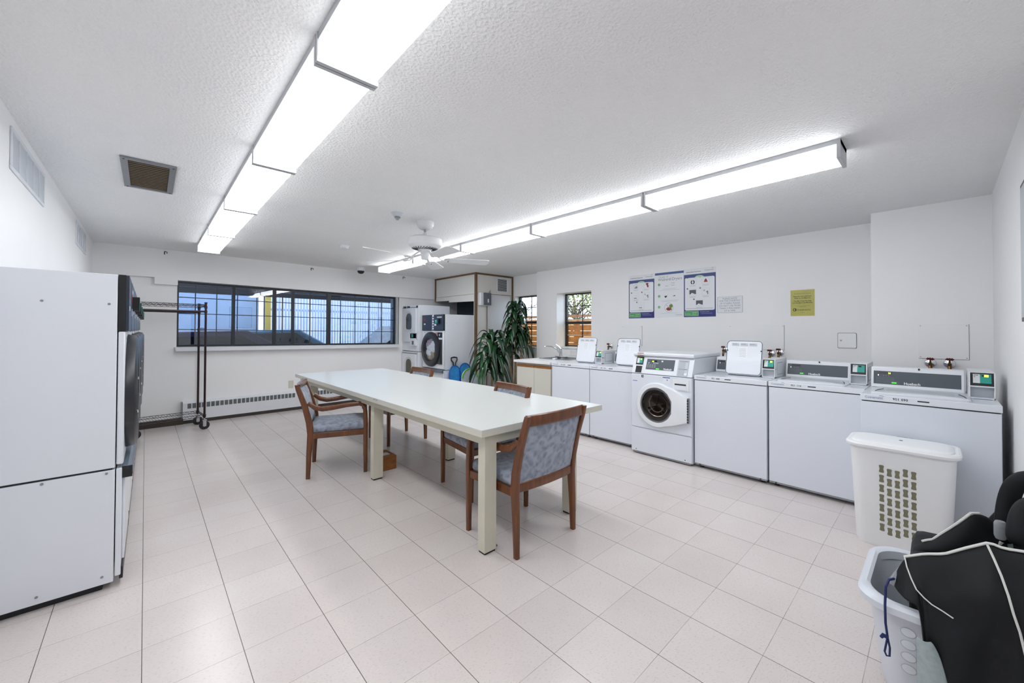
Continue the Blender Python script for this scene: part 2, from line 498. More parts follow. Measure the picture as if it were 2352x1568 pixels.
mb.lathe([(.012, 0), (.012, -.03), (.026, -.035), (.028, -.055), (.018, -.065), (.001, -.066)], M['steel'], c=(4.80, CY+.008, 1.0), axis='y', seg=20); mb.build('door_knob', d, smooth=True)
TB = M['trim_brown']
mb = MB()
mb.box(CX-.012, CX+.03, CY-.012, CY+.03, 0, H-.001, TB)
struct(mb.build('trim_2'))
mb = MB(); mb.box(CX-.012, CX-.0002, CY+.03, 7.665, H-.034, H-.001, TB); struct(mb.build('trim_3'))
mb = MB(); mb.box(CX+.03, 5.362, CY-.012, CY-.0002, H-.034, H-.001, TB); struct(mb.build('trim_4'))
mb = MB(); mb.box(5.325, 5.361, CY-.014, CY-.0002, 0, H-.034, TB); struct(mb.build('trim_5'))
mb = MB(); mb.box(CX-.012, CX-.0002, 7.61, 7.66, 1.96, H-.034, TB); struct(mb.build('trim_6'))
mb = MB(); mb.box(-.50, .36, -.012, -.0005+.07, 0, .085, M['base_dark']); struct(mb.build('baseboard_far', loc=FO, rot=FA))
mb = MB(); mb.box(4.808, 4.8195, -.28, .455, 0, .09, M['base_dark']); struct(mb.build('baseboard_right'))
mb = MB(); mb.box(1.4, 4.808, -.2855, -.278, 0, .09, M['base_dark']); struct(mb.build('baseboard_front'))

# ---- far window
w = sempty('window_1', FO, FA)
FD = M['frame_dark']
def zt(x): return 2.024-.0075*(x-.29)       # head and sill follow the slightly sagging opening
def zb(x): return 1.098-.0122*(x-.29)
mb = MB()
for z0, z1, f_ in ((-.005, .022, zb), (-.03, .0, zt)):
    mb.hexa([(.29, .095, f_(.29)+z0), (3.57, .095, f_(3.57)+z0), (3.57, .15, f_(3.57)+z0), (.29, .15, f_(.29)+z0)],
            [(.29, .095, f_(.29)+z1), (3.57, .095, f_(3.57)+z1), (3.57, .15, f_(3.57)+z1), (.29, .15, f_(.29)+z1)], FD)
for x0, x1 in ((.29, .305), (.915, .955), (1.455, 1.50), (1.725, 1.765), (2.285, 2.345), (3.545, 3.57)):
    mb.box(x0, x1, .092, .148, zb(x0), zt(x0)-.02, FD)
mb.build('window_frame', w)
mb = MB()
for x in (.489, .735, .989, 1.241, 1.597, 2.015, 2.528, 2.785, 3.052, 3.307):
    mb.box(x-.006, x+.006, .128, .14, zb(x)+.01, zt(x)-.02, FD)
for q in range(1, 4):
    pts = [(x, zb(x)+(zt(x)-zb(x))*(.01+q*.25)) for x in (.29, 3.57)]
    mb.hexa([(.29, .126, pts[0][1]-.006), (3.57, .126, pts[1][1]-.006), (3.57, .142, pts[1][1]-.006), (.29, .142, pts[0][1]-.006)],
            [(.29, .126, pts[0][1]+.006), (3.57, .126, pts[1][1]+.006), (3.57, .142, pts[1][1]+.006), (.29, .142, pts[0][1]+.006)], FD)
mb.build('muntin_grid', w)
for i, (x0, x1) in enumerate(((.30, .93), (.94, 1.74), (1.75, 2.32), (2.33, 3.56))):
    y = .112 if i % 2 else .120
    mb = MB(); mb.box(x0, x1, y, y+.003, 1.06, 2.0, M['glass_far']); mb.build('pane', w)
mb = MB()
mb.hexa([(.27, -.03, 1.03), (3.60, -.03, .99), (3.60, .10, .99), (.27, .10, 1.03)], [(.262, -.03, 1.088), (3.608, -.03, 1.047), (3.608, .10, 1.047), (.262, .10, 1.088)], M['plastic_w'])
mb.build('window_sill', w, bevel=.004)

# ---- right window over the counter
def side_window(name, x, y0, y1, z0, z1, rail, sill_z, reveal):
    w = sempty(name)
    fb = M['frame_black']
    mb = MB(); t_ = .035
    mb.box(x, x+.05, y0, y0+t_, z0, z1, fb); mb.box(x, x+.05, y1-t_, y1, z0, z1, fb)
    mb.box(x, x+.05, y0, y1, z0, z0+.022, fb); mb.box(x, x+.05, y0, y1, z1-.02, z1, fb)
    mb.box(x-.005, x+.05, y0, y1, rail-.022, rail+.022, fb); mb.build('window_frame', w)
    mb = MB(); ym = (y0+y1)/2
    mb.box(x+.02, x+.032, ym-.007, ym+.007, z0, z1, fb)
    zu = rail+(z1-rail)*.57
    mb.box(x+.02, x+.032, y0, y1, zu-.006, zu+.006, fb)
    mb.build('muntin', w)
    mb = MB(); mb.box(x+.02, x+.03, ym-.006, ym+.006, z0+.02, rail-.02, M['leg_cream'])
    zu = z0+(rail-z0)*.48; mb.box(x+.02, x+.03, y0+.03, y1-.03, zu-.005, zu+.005, M['leg_cream'])
    zu = rail+.06; mb.box(x+.02, x+.03, y0+.03, y1-.03, zu-.006, zu+.006, M['leg_cream'])
    mb.build('screen_bar', w)
    mb = MB(); mb.box(x+.024, x+.027, y0+.02, y1-.02, rail, z1-.01, M['glass']); mb.build('pane', w)
    mb = MB(); mb.box(x+.036, x+.039, y0+.02, y1-.02, z0+.01, rail, M['glass_frost']); mb.build('pane', w)
    mb = MB(); mb.box(reveal, x, y0, y1, sill_z-.028, sill_z, M['plastic_w']); mb.build('window_sill', w, bevel=.003)
    return w
side_window('window_2', 5.47, 4.056, 4.829, 1.052, 2.004, 1.48, 1.052, 5.215)
side_window('window_3', 5.47, 5.402, 6.098, 1.02, 2.028, 1.50, 1.02, 5.345)

# ================================================================== OUTSIDE
mb = MB(); mb.box(-6, 12, 7.9, 20, -.2, -.02, M['slab']); struct(mb.build('carport_slab'))
mb = MB(); mb.box(-6, 6.3, 7.95, 10.7, 2.35, 2.5, M['carport'])
for y in (9.0, 10.5): mb.box(-6, 6.3, y, y+.18, 2.08, 2.35, M['carport'])
struct(mb.build('carport_ceiling'))
mb = MB(); mb.box(5.56, 14, -2, 7.88, -.2, -.02, M['grass']); struct(mb.build('garden_ground'))
# slatted screen behind the carport
fn = thing('slatted_screen', 'white slatted screen at the back of the carport seen through the wide window', 'screen', (4.6, 13.2, -.02))
mb = MB()
for i in range(92):
    x = -2.2+i*.078; mb.box(x, x+.060, 0, .03, .05, 2.35, M['slat_white'])
mb.build('slats', fn)
mb = MB(); mb.box(-2.3, 5.0, .03, .07, .3, .38, M['slat_white']); mb.box(-2.3, 5.0, .03, .07, 1.9, 1.96, M['slat_white']); mb.build('rail', fn)
for x in (-2.3, .9, 4.6): MB().box(x, x+.1, .03, .13, 0, 2.4, M['carport']).build('post', fn)
o = MB().box(-4.0, 2.2, 0, .12, 0, 2.45, M['tarp']).build('partition_panel', loc=(0, 13.4, -.02)); tag(o, 'pale blue panel wall standing inside the carport behind the left window panes', 'panel')
o = MB().box(-.06, .06, -.06, .06, 0, 2.52, M['yellow_post']).build('guard_post', loc=(2.35, 13.0, -.02)); tag(o, 'slim yellow post between the blue panel and the slatted screen', 'post')
pp = MB(); pp.tube([(1.6, 9.8, 2.16), (6.2, 9.8, 2.16)], .045, M['plastic_dim'], 10)
o = pp.build('overhead_pipe', smooth=True); tag(o, 'pale pipe running under the dark carport ceiling', 'pipe')
o = MB().box(-.3, .3, -.2, .2, 0, .16, M['plastic_w']).box(-.12, .12, -.26, -.2, -.14, .05, M['black']).build('unit_heater', loc=(2.9, 9.45, 2.185), bevel=.01); tag(o, 'white and black unit hung from the carport ceiling', 'heater')

def car(name, label, loc, rot, paint, zs=1.0):
    c = thing(name, label, 'car', loc, rot); c.scale = (1, 1, zs)
    prof = [(-2.1, .25), (-2.15, .6), (-1.95, .85), (-1.2, .95), (-.6, 1.38), (.7, 1.42), (1.35, 1.0), (2.0, .82), (2.15, .55), (2.1, .25)]
    mb = MB(); rs = []
    for y, k in ((-.85, .94), (-.8, 1), (.8, 1), (.85, .94)):
        rs.append([(x*k, y, .25+(z-.25)*k) for x, z in prof])
    mb.rings(rs, paint); mb.build('car_body', c, smooth=True, bevel=.04)
    for y in (-.862, .852):
        MB().prism([(-.95, 1.0), (-.55, 1.30), (.6, 1.33), (1.05, 1.0)], 'y', y, y+.01, M['black']).build('side_window', c)
    for x in (-1.35, 1.35):
        for y in (-.86, .72):
            mb = MB(); mb.lathe([(.32, 0), (.34, .03), (.34, .13), (.32, .16)], M['rubber'], c=(x, y, .34), axis='y', seg=24); mb.lathe([(.2, -.01), (.2, .17)], M['steel'], c=(x, y, .34), axis='y', seg=16)
            mb.build('wheel', c, smooth=True)
    return c
car('parked_car', 'mauve parked car whose roof shows low behind the leftmost pane', (.55, 9.3, 0), 0, M['car_mauve'], .93)
car('parked_car', 'teal parked car farther back behind the second pane', (2.0, 12.0, 0), 0, M['car_teal'], .95)
car('parked_car', 'dark blue parked car behind the right window panes', (4.95, 9.5, 0), 0, M['car_blue'], 1.04)

# garden outside the right wall
def wfence(loc, rot, L, hgt, label):
    f = thing('wooden_fence', label, 'fence', loc, rot)
    mb = MB(); z = .08
    while z < hgt-.1:
        mb.box(0, L, 0, .02, z, z+.135, M['fence']); z += .142
    mb.build('boards', f)
    MB().box(0, L, -.03, .05, hgt-.06, hgt, M['fence_rail']).build('cap_rail', f)
    n = int(L/1.6)+1
    for i in range(n):
        MB().box(i*1.6, i*1.6+.09, .02, .11, 0, hgt, M['fence_rail']).build('post', f)
    return f
wfence((7.3, 12.0, -.02), -pi/2, 11.0, 1.74, 'tan board garden fence outside the small right hand windows')
o = thing('timber_shed', 'brown timber shed corner rising above the garden fence', 'shed', (8.6, 5.75, -.02))
mb = MB(); mb.box(-.6, .8, -.7, .4, 0, 2.35, M['fence']); mb.build('shed_wall', o)
mb = MB(); mb.prism([(-.85, 2.35), (.55, 2.35), (-.15, 2.75)], 'x', -.75, .95, M['fence_rail']); mb.build('shed_roof', o)
def tree(loc, label, hgt, crown, leafm, n, r):
    tr = thing('garden_tree', label, 'tree', loc)
    mb = MB(); mb.tube([(0, 0, 0), (.05, .02, hgt*.5), (0, .1, hgt*.8)], [.12, .09, .04], M['bark'], 10)
    rnd = random.Random(hash(label) % 1000 if False else int(hgt*100))
    for k in range(18):
        a = rnd.uniform(0, 2*pi); e = rnd.uniform(.1, 1.1); q = Vector((cos(a)*cos(e), sin(a)*cos(e), sin(e)))*rnd.uniform(.6, 1.3)*crown
        b = Vector((0, .05, hgt*rnd.uniform(.35, .8)))
        mb.tube([b, b+q*.5+Vector((0, 0, .1)), b+q], [.03, .02, .006], M['bark'], 6)
    mb.build('trunk', tr, smooth=True)
    mb = MB()
    for k in range(n):
        a = rnd.uniform(0, 2*pi); e = rnd.uniform(-.6, 1.3); rr_ = crown*rnd.uniform(.45, 1.15)
        c = Vector((cos(a)*cos(e)*rr_, sin(a)*cos(e)*rr_, hgt*.72+sin(e)*rr_*.8))
        u = Vector((rnd.gauss(0, 1), rnd.gauss(0, 1), rnd.gauss(0, 1))).normalized()*r; w_ = u.cross(Vector((rnd.gauss(0, 1), rnd.gauss(0, 1), 1))).normalized()*r*.6
        mb.add([c-u, c+w_, c+u, c-w_], [(0, 1, 2, 3)], leafm)
    mb.build('foliage', tr)
tree((8.9, 10.4, -.02), 'blossoming pale tree above the fence outside the nook window', 3.0, 1.1, M['blossom'], 1300, .05)
tree((9.3, 7.75, -.02), 'leafy olive green tree behind the fence outside the counter window', 2.8, 1.0, M['tree_leaf'], 1100, .05)

# ================================================================== CEILING FIXTURES
def light_fixture(x0, x1, y0, y1, label, group, ms=('diffuser', 'diffuser_side')):
    t_ = thing('fluorescent_light', label, 'ceiling light', ((x0+x1)/2, (y0+y1)/2, H), 0, group)
    w, l = (x1-x0)/2, (y1-y0)/2
    mb = MB(); mb.box(-w, w, -l+.001, l-.001, -.028, -.0005, M['fixture']); mb.build('housing', t_)
    mb = MB()
    rs = []
    for y in (-l+.019, l-.019):
        rs.append([(x, y, z) for x, z in ((-w+.004, -.0285), (-w+.004, -.092), (-w+.012, -.101), (w-.012, -.101), (w-.004, -.092), (w-.004, -.0285))])
    mb.rings(rs, M[ms[0]]); k = mb.mi(M[ms[1]])
    for f_ in (0, 4): mb.m[f_] = k
    mb.build('diffuser', t_)
    for s in (-1, 1):
        mb = MB(); mb.box(-w-.003, w+.003, *sorted((s*(l-.001), s*(l-.020))), -.110, -.0005, M['fixture']); mb.build('end_cap', t_)
    return t_
names_l = ['nearest the wide window', 'second from the wide window', 'third from the wide window', 'fourth from the wide window', 'overhead at the top edge of the picture', 'behind the viewer']
for i in range(6):
    y1 = 6.63-1.253*i
    light_fixture(.435, .655, y1-1.25, y1, 'ceiling light in the left row, %s' % names_l[i], 'left row of ceiling lights')
names_r = ['at the camera end, with a bare end plate', 'second from the near end', 'third from the near end', 'fourth from the near end, behind the fan blades', 'at the far end beside the dome camera']
ry = [.395, 1.655, 2.95, 4.235, 5.50, 6.76]
for i in range(5):
    light_fixture(2.805, 3.005, ry[i], ry[i+1]-.004, 'ceiling light in the right row, %s' % names_r[i], 'right row of ceiling lights', ('diffuser_r', 'diffuser_r_side'))

# ceiling fan
fan = thing('ceiling_fan', 'white five blade ceiling fan hanging over the far end of the table', 'ceiling fan', (2.0, 3.665, H))
mb = MB(); mb.lathe([(.001, 0), (.086, 0), (.087, -.03), (.07, -.062), (.05, -.078), (.036, -.082), (.001, -.082)], M['fan_white'], seg=32); mb.build('canopy', fan, smooth=True)
mb = MB(); mb.cyl((0, 0, -.08), (0, 0, -.125), .013, M['steel'], 14); mb.build('downrod', fan, smooth=True)
mb = MB(); mb.lathe([(.014, -.108), (.02, -.114), (.026, -.145), (.05, -.162), (.15, -.166), (.168, -.178), (.171, -.215), (.163, -.245), (.13, -.272), (.07, -.282), (.001, -.283)], M['fan_white'], seg=40); mb.build('motor_housing', fan, smooth=True)
mb = MB()
for k in range(26):
    a = 2*pi*k/26; p = Vector((cos(a), sin(a), 0))
    q = Vector((cos(a+.3), sin(a+.3), 0))
    mb.tube([p*.075+Vector((0, 0, -.2825)), q*.128+Vector((0, 0, -.2725))], .0038, M['seam'], 5)
mb.build('vent_slots', fan)
mb = MB(); mb.lathe([(.001, -.284), (.06, -.286), (.062, -.305), (.042, -.318), (.038, -.375), (.03, -.385), (.001, -.386)], M['fan_white'], seg=28); mb.build('switch_housing', fan, smooth=True)
for k in range(5):
    a = radians(-24+72*k)
    br = MB()
    L0, L1 = .19, .665
    out = [(L0, -.028), (L0+.04, -.055), (L1-.04, -.07), (L1-.01, -.055), (L1, 0), (L1-.01, .055), (L1-.04, .07), (L0+.04, .055), (L0, .028)]
    tl = radians(-12)
    def bp(x, y, z): return (x, y*cos(tl), -.380+y*sin(tl)+z)
    vs = [bp(x, y, 0) for x, y in out]+[bp(x, y, .006) for x, y in out]; n = len(out)
    br.add(vs, [tuple(range(n))[::-1], tuple(range(n, 2*n))]+[(i, (i+1) % n, n+(i+1) % n, n+i) for i in range(n)], M['fan_white'])
    b = br.build('blade', fan, rot=a)
    br = MB(); br.tube([(.04, 0, -.292), (.10, .015, -.325), (.17, .0, -.382), (.24, 0, -.386)], [.016, .012, .014, .026], M['fan_white'], 8, flat=(1, .3))
    br.cyl((.23, -.014, -.396), (.23, -.014, -.385), .004, M['seam'], 8); br.cyl((.23, .014, -.394), (.23, .014, -.383), .004, M['seam'], 8)
    br.build('blade_arm', b, smooth=True)

# smoke detectors, sprinkler, camera dome
mb = MB(); mb.lathe([(.001, 0), (.058, 0), (.058, -.012), (.05, -.02), (.05, -.03), (.042, -.036), (.001, -.038)], M['plastic_w'], seg=28)
o = mb.build('smoke_detector', loc=(1.82, 5.46, H), smooth=True); tag(o, 'round white smoke detector on the ceiling left of the fan', 'smoke detector')
sp = thing('sprinkler_head', 'small white sprinkler head on the ceiling beside the fan mount', 'sprinkler', (1.665, 3.575, H))
mb = MB(); mb.lathe([(.06, 0), (.055, -.006), (.03, -.034), (.001, -.036)], M['plastic_dim'], seg=24); mb.build('escutcheon', sp, smooth=True)
mb = MB(); mb.lathe([(.026, -.036), (.027, -.046), (.018, -.05), (.014, -.062), (.001, -.063)], M['steel'], seg=20); mb.build('sprinkler_nozzle', sp, smooth=True)
dc = thing('dome_camera', 'white dome security camera with black lens on the ceiling by the far wall', 'security camera', (2.68, 7.19, H))
mb = MB(); mb.lathe([(.001, 0), (.072, 0), (.072, -.045), (.066, -.055), (.001, -.056)], M['plastic_w'], seg=28); mb.build('camera_base', dc, smooth=True)
mb = MB(); mb.lathe([(.058, -.056), (.055, -.075), (.042, -.095), (.02, -.106), (.001, -.108)], M['black'], seg=28); mb.build('lens_dome', dc, smooth=True)

# ceiling exhaust vent
cv = thing('ceiling_vent', 'grey metal ceiling vent with a dark dusty filter', 'vent', (-.01, 3.97, H))
mb = MB()
for b in ((-.135, .135, -.36, -.325), (-.135, .135, .325, .36), (-.135, -.10, -.325, .325), (.10, .135, -.325, .325)):
    mb.box(b[0], b[1], b[2], b[3], -.014, -.0005, M['vent_metal'])
for x in (-.118, .118):
    for y in (-.34, .34): mb.cyl((x, y, -.0165), (x, y, -.012), .006, M['seam'], 8)
mb.build('vent_frame', cv, bevel=.002)
mb = MB(); mb.box(-.10, .10, -.325, .325, -.006, -.001, M['vent_dark'])
for k in range(46):
    y = -.322+k*.014; mb.box(-.098, .098, y, y+.004, -.0085, -.006, M['vent_dark'] if k % 3 else M['cloth_tan'])
mb.build('filter', cv)

# left wall vents
def wall_vent(y0, y1, z0, z1, label):
    t_ = thing('wall_vent', label, 'vent', (-.52, y0, z0), pi/2, 'louvred vents high on the left wall')
    L, h_ = y1-y0, z1-z0
    mb = MB()
    mb.box(0, L, -.008, -.0004, 0, .022, M['vent_white']); mb.box(0, L, -.008, -.0004, h_-.022, h_, M['vent_white'])
    mb.box(0, .02, -.008, -.0004, .022, h_-.022, M['vent_white']); mb.box(L-.02, L, -.008, -.0004, .022, h_-.022, M['vent_white'])
    mb.build('vent_frame', t_, bevel=.002)
    mb = MB(); mb.box(.02, L-.02, -.003, -.0004, .022, h_-.022, M['vent_white'])
    k = .03
    while k < h_-.024:
        mb.hexa([(.02, -.0046, k), (L-.02, -.0046, k), (L-.02, -.003, k+.003), (.02, -.003, k+.003)], [(.02, -.0046, k+.004), (L-.02, -.0046, k+.004), (L-.02, -.003, k+.0075), (.02, -.003, k+.0075)], M['vent_white']); k += .0105
    for q in range(1, 5): mb.box(L*q/5-.006, L*q/5+.006, -.0082, -.003, .022, h_-.022, M['vent_white'])
    mb.build('louvres', t_)
wall_vent(3.32, 4.22, 2.16, 2.38, 'white louvred vent high on the left wall, nearer one')
wall_vent(5.88, 6.69, 2.17, 2.40, 'white louvred vent high on the left wall, by the far corner')

# hooks on the bulkhead
for i, (x, z, d_) in enumerate(((.152, 2.396, 'near the left corner'), (1.994, 2.381, 'above the middle of the window'), (3.694, 2.400, 'near the closet'))):
    mb = MB(); mb.box(-.014, -.004, -.004, -.0005, -.024, .02, M['seam']); mb.tube([(-.009, -.004, .012), (0, -.03, .014), (.016, -.034, .006), (.014, -.03, -.012)], .005, M['seam'], 6)
    o = mb.build('wall_hook', smooth=True)
    o.matrix_world = Matrix.Translation(FO) @ Matrix.Rotation(FA, 4, 'Z') @ Matrix.Translation((x, 0, z))
    tag(o, 'small dark metal hook on the bulkhead %s' % d_, 'hook', 'hooks along the bulkhead')

# ================================================================== FAR WALL OBJECTS
def far(name_obj, x, z=0, y=0):
    name_obj.matrix_world = Matrix.Translation(FO) @ Matrix.Rotation(FA, 4, 'Z') @ Matrix.Translation((x, y, z)); return name_obj
ht = thing('baseboard_heater', 'long white slotted baseboard heater under the wide window', 'heater')
far(ht, .355)
HL = 3.2
mb = MB(); mb.prism([(0.068, .05), (0, .05), (0, .288), (.018, .31), (.068, .31)], 'x', 0, HL, M['heater']); mb.build('heater_cover', ht)
for sgm in range(3):
    mb = MB(); x0 = .05+sgm*1.43
    for k in range(26 if sgm < 2 else 5):
        x = x0+k*.0526
        if x+.043 > HL: break
        mb.box(x, x+.041, -.0012, 0, .212, .282, M['heater_slot'])
    if mb.v: mb.build('outlet_slots', ht)
mb = MB(); mb.box(0, HL, .006, .068, 0, .05, M['base_dark']); mb.build('heater_base', ht)
mb = MB(); mb.box(-.014, 0, -.002, .068, .045, .312, M['steel']); mb.build('end_cap', ht)
ol = thing('wall_outlet', 'cream duplex wall outlet above the baseboard heater', 'outlet'); far(ol, 1.718, .427, .07)
mb = MB(); mb.box(-.037, .037, -.006, -.0004, -.06, .06, M['leg_cream']); mb.build('cover_plate', ol, bevel=.002)
for z in (-.022, .022):
    mb = MB(); mb.lathe([(.017, -.0085), (.017, -.006)], M['panel_cream'], c=(0, 0, z), axis='y', seg=18)
    mb.box(-.008, -.005, -.0092, -.0085, z-.004, z+.006, M['black']); mb.box(.005, .008, -.0092, -.0085, z-.004, z+.006, M['black']); mb.box(-.002, .002, -.0092, -.0085, z-.012, z-.008, M['black'])
    mb.build('socket', ol)

# garment rack
rk = thing('garment_rack', 'dark bronze wire garment rack on casters against the far wall', 'garment rack', (.547, 6.93, 0), radians(6))
RX = M['rack']; RW, RD = .66, .40
def P_(x, y, z): return (x, y, z)
for x in (0, -RW):
    for y in (0, RD):
        mb = MB(); mb.cyl((x, y, .15), (x, y, 1.70), .0125, RX, 12); mb.cyl((x, y, 1.685), (x, y, 1.705), .0165, RX, 12)
        for z in (.165, 1.56, 1.62): mb.cyl((x, y, z), (x, y, z+.035), .017, RX, 12)
        mb.build('post', rk, smooth=True)
        cs = MB(); cs.cyl((x, y, .125), (x, y, .155), .009, M['chrome'], 10); cs.box(x-.024, x+.024, y-.022, y+.022, .118, .128, M['chrome']); cs.box(x-.018, x+.018, y-.022, y-.018, .045, .12, M['chrome']); cs.box(x-.018, x+.018, y+.018, y+.022, .045, .12, M['chrome'])
        c = cs.build('caster', rk)
        wl = MB(); wl.lathe([(.001, -.0141), (.048, -.014), (.056, -.010), (.056, .010), (.048, .014), (.001, .0141)], M['rubber'], c=(x, y, .056), axis='y', seg=28); wl.lathe([(.001, -.0166), (.018, -.0165), (.018, .0165), (.001, .0166)], M['chrome'], c=(x, y, .056), axis='y', seg=14)
        wl.build('caster_wheel', c, smooth=True)
def truss(mb, a, b, z0, z1, n):
    a, b = Vector(a), Vector(b)
    for z in (z0, z1): mb.tube([(a.x, a.y, z), (b.x, b.y, z)], .0035, RX, 6)
    pts = []
    for k in range(2*n+1):
        p = a.lerp(b, k/(2*n)); pts.append((p.x, p.y, z0 if k % 2 else z1))
    mb.tube(pts, .0028, RX, 5)
for z0, z1, nm in ((1.645, 1.675, 'top_shelf'), (.165, .195, 'bottom_shelf')):
    mb = MB()
    truss(mb, (0, 0, 0), (-RW, 0, 0), z0, z1, 11); truss(mb, (0, RD, 0), (-RW, RD, 0), z0, z1, 11)
    truss(mb, (0, 0, 0), (0, RD, 0), z0, z1, 5); truss(mb, (-RW, 0, 0), (-RW, RD, 0), z0, z1, 5)
    for k in range(1, 24): mb.tube([(-RW*k/24, 0, z1), (-RW*k/24, RD, z1)], .0022, RX, 4)
    mb.build(nm, rk)
for y in (0, RD):
    mb = MB(); mb.cyl((0, y, 1.58), (-RW, y, 1.58), .0125, RX, 12); mb.build('hanging_rail', rk, smooth=True)
mb = MB(); mb.tube([(0, RD, 1.345), (0, 0, 1.345), (.0, -.0, 1.345)], .004, RX, 6); mb.tube([(0, 0, 1.35), (0, RD*.5, 1.36), (0, RD+.08, 1.35), (0, RD+.1, 1.335), (0, RD+.06, 1.32), (0, RD*.5, 1.325), (0, 0, 1.32)], .0045, RX, 6)
mb.build('side_hanger_bar', rk, smooth=True)

# ================================================================== DRYERS
def big_dryer(label, loc, rot, group, w=.76, depth=.42, laundry=False):
    # local: x along the front (0..w), front at y = 0, body behind, z up
    D = thing('coin_dryer', label, 'dryer', loc, rot, group)
    E = M['enamel']
    mb = MB()
    mb.box(0, w, .03, depth, .622, 1.625, E)
    mb.box(0.002, w-.002, .03, depth, .035, .612, E)
    mb.box(.01, w-.01, .04, depth-.01, .60, .63, M['seam'])
    mb.build('cabinet', D, bevel=.003)
    mb = MB(); mb.box(.03, w-.03, .07, depth-.03, 0, .036, M['black_soft']); mb.build('base', D)
    mb = MB(); mb.box(.001, w-.001, .0, .026, .635, 1.328, E); mb.build('front_panel', D, bevel=.006)
    mb = MB(); mb.box(.001, w-.001, .004, .026, .06, .615, E); mb.build('lower_panel', D, bevel=.004)
    # screws on the side
    mb = MB()
    for x_ in (-.0015, w-.0015):
        for y_, z_ in ((.06, 1.47), (.28, 1.475), (.06, .598), (.27, .60), (.07, .075), (.28, .07)):
            mb.cyl((x_, y_, z_), (x_+.003, y_, z_), .0055, M['steel'], 10)
    mb.build('screws', D)
    # two console panels with a strip between
    a = MB(); a.box(.002, w*.47, -.012, .026, 1.332, 1.622, M['navy']); a.box(.0, w*.47, .0, .0275, 1.33, 1.625, M['black'])
    a.prism([(.07, 1.56), (.13, 1.56), (.12, 1.52), (.10, 1.50), (.08, 1.52)], 'y', -.0128, -.012, M['red_ink'])
    a.box(.07, .13, -.0128, -.012, 1.44, 1.465, M['white_ink'])
    a.build('left_console', D, bevel=.006)
    a = MB(); a.box(w*.47+.002, w*.57-.002, -.003, .026, 1.30, 1.622, M['paper'])
    for k in range(6): a.box(w*.485, w*.55, -.0036, -.003, 1.33+k*.047, 1.352+k*.047, M['poster_navy'] if k % 2 == 0 or k > 4 else M['grey_ink'])
    a.build('instruction_strip', D)
    a = MB(); a.box(w*.57, w-.002, -.012, .026, 1.332, 1.622, M['navy']); a.box(w*.57, w, .0, .0275, 1.33, 1.625, M['black'])
    a.box(w*.72, w*.94, -.0128, -.012, 1.565, 1.585, M['plastic_dim'])
    a.box(w*.60, w*.66, -.0128, -.012, 1.50, 1.55, M['red_ink']); a.box(w*.60, w*.69, -.0128, -.012, 1.42, 1.465, M['white_ink'])
    rc = a.build('right_console', D, bevel=.006)
    a = MB(); a.box(w*.68, w*.86, -.045, -.012, 1.455, 1.54, M['black']); a.box(w*.70, w*.80, -.0458, -.045, 1.465, 1.53, M['teal']); a.box(w*.72, w*.75, -.0462, -.0458, 1.50, 1.515, M['card_w'])
    a.build('card_reader', rc, bevel=.004)
    a = MB(); a.box(w*.74, w*.94, -.008, .0, 1.205, 1.30, M['black']); a.cyl((w*.84, -.014, 1.25), (w*.84, -.008, 1.25), .02, M['chrome'], 16)
    a.box(w*.62, w*.73, -.001, .0, 1.25, 1.30, M['pink']); a.build('coin_lock', D, bevel=.003)
    a = MB(); a.text('951 704', .022, w*.22, -.0006, 1.285, M['black_ink'], bold=True); a.text('Coinamatic', .02, w*.05, -.0006, 1.285, M['blue_ink']); a.build('number_label', D)
    # door: wide ring plus the flat latch plate on the right
    cx_, cz_, R_ = w*.44, .985, .325
    d = MB(); d.prism([(w*.62, .72), (w*.94, .72), (w*.94, 1.17), (w*.62, 1.17)], 'y', -.014, .0, M['dark_door']); d.box(w*.88, w*.94, -.02, -.014, .74, 1.15, M['black_soft'])
    dp = d.build('door_plate', D, bevel=.004)
    d = MB(); prof = [(.20, -.028), (.225, -.048), (.29, -.05), (.318, -.036), (R_, -.006), (R_, .0), (.20, .0), (.20, -.028)]
    d.lathe(prof, M['dark_door'], c=(cx_, 0, cz_), axis='y', seg=48, cap=False)
    for z in (-.09, .09): d.cyl((cx_-.275, -.052, cz_+z), (cx_-.275, -.048, cz_+z), .008, M['chrome'], 10)
    dr = d.build('door', D, smooth=True)
    g = MB(); g.lathe([(.001, -.026), (.205, -.026)], M['glass'] if laundry else M['drum_glass'], c=(cx_, 0, cz_), axis='y', seg=40, cap=False); g.build('door_glass', dr)
    g = MB(); g.lathe([(.20, -.004), (.001, -.003)], M['vent_dark'] if laundry else M['black'], c=(cx_, 0, cz_), axis='y', seg=32, cap=False); g.build('drum', D)
    # lint lip and lint door
    l = MB(); l.prism([(.004, .625), (-.018, .622), (-.032, .605), (-.036, .575), (.004, .56)], 'x', .004, w-.004, M['lint'])
    l.box(.002, .0042, -.034, .004, .562, .622, M['black']); l.build('lint_lip', D, bevel=.003)
    l = MB(); l.box(.06, w-.06, -.006, .004, .12, .54, E); l.box(.012, w-.03, -.004, .01, .036, .10, M['black']); l.build('lint_door', D, bevel=.003)
    return D, (cx_, cz_)
places = ['nearest, its plain side at the left edge', 'second in the left wall row', 'third in the left wall row', 'fourth in the left wall row', 'farthest in the left wall row, by the garment rack']
DX = -.088
for i in range(5):
    big_dryer('white dryer with charcoal door, %s' % places[i], (DX, 3.0+.766*i, 0), pi/2, 'dryers along the left wall')
cd, (dcx, dcz) = big_dryer('white dryer with round dark door full of laundry, in front of the corner closet', (3.78, 6.995, 0), -pi/2, None, depth=.95, laundry=True)
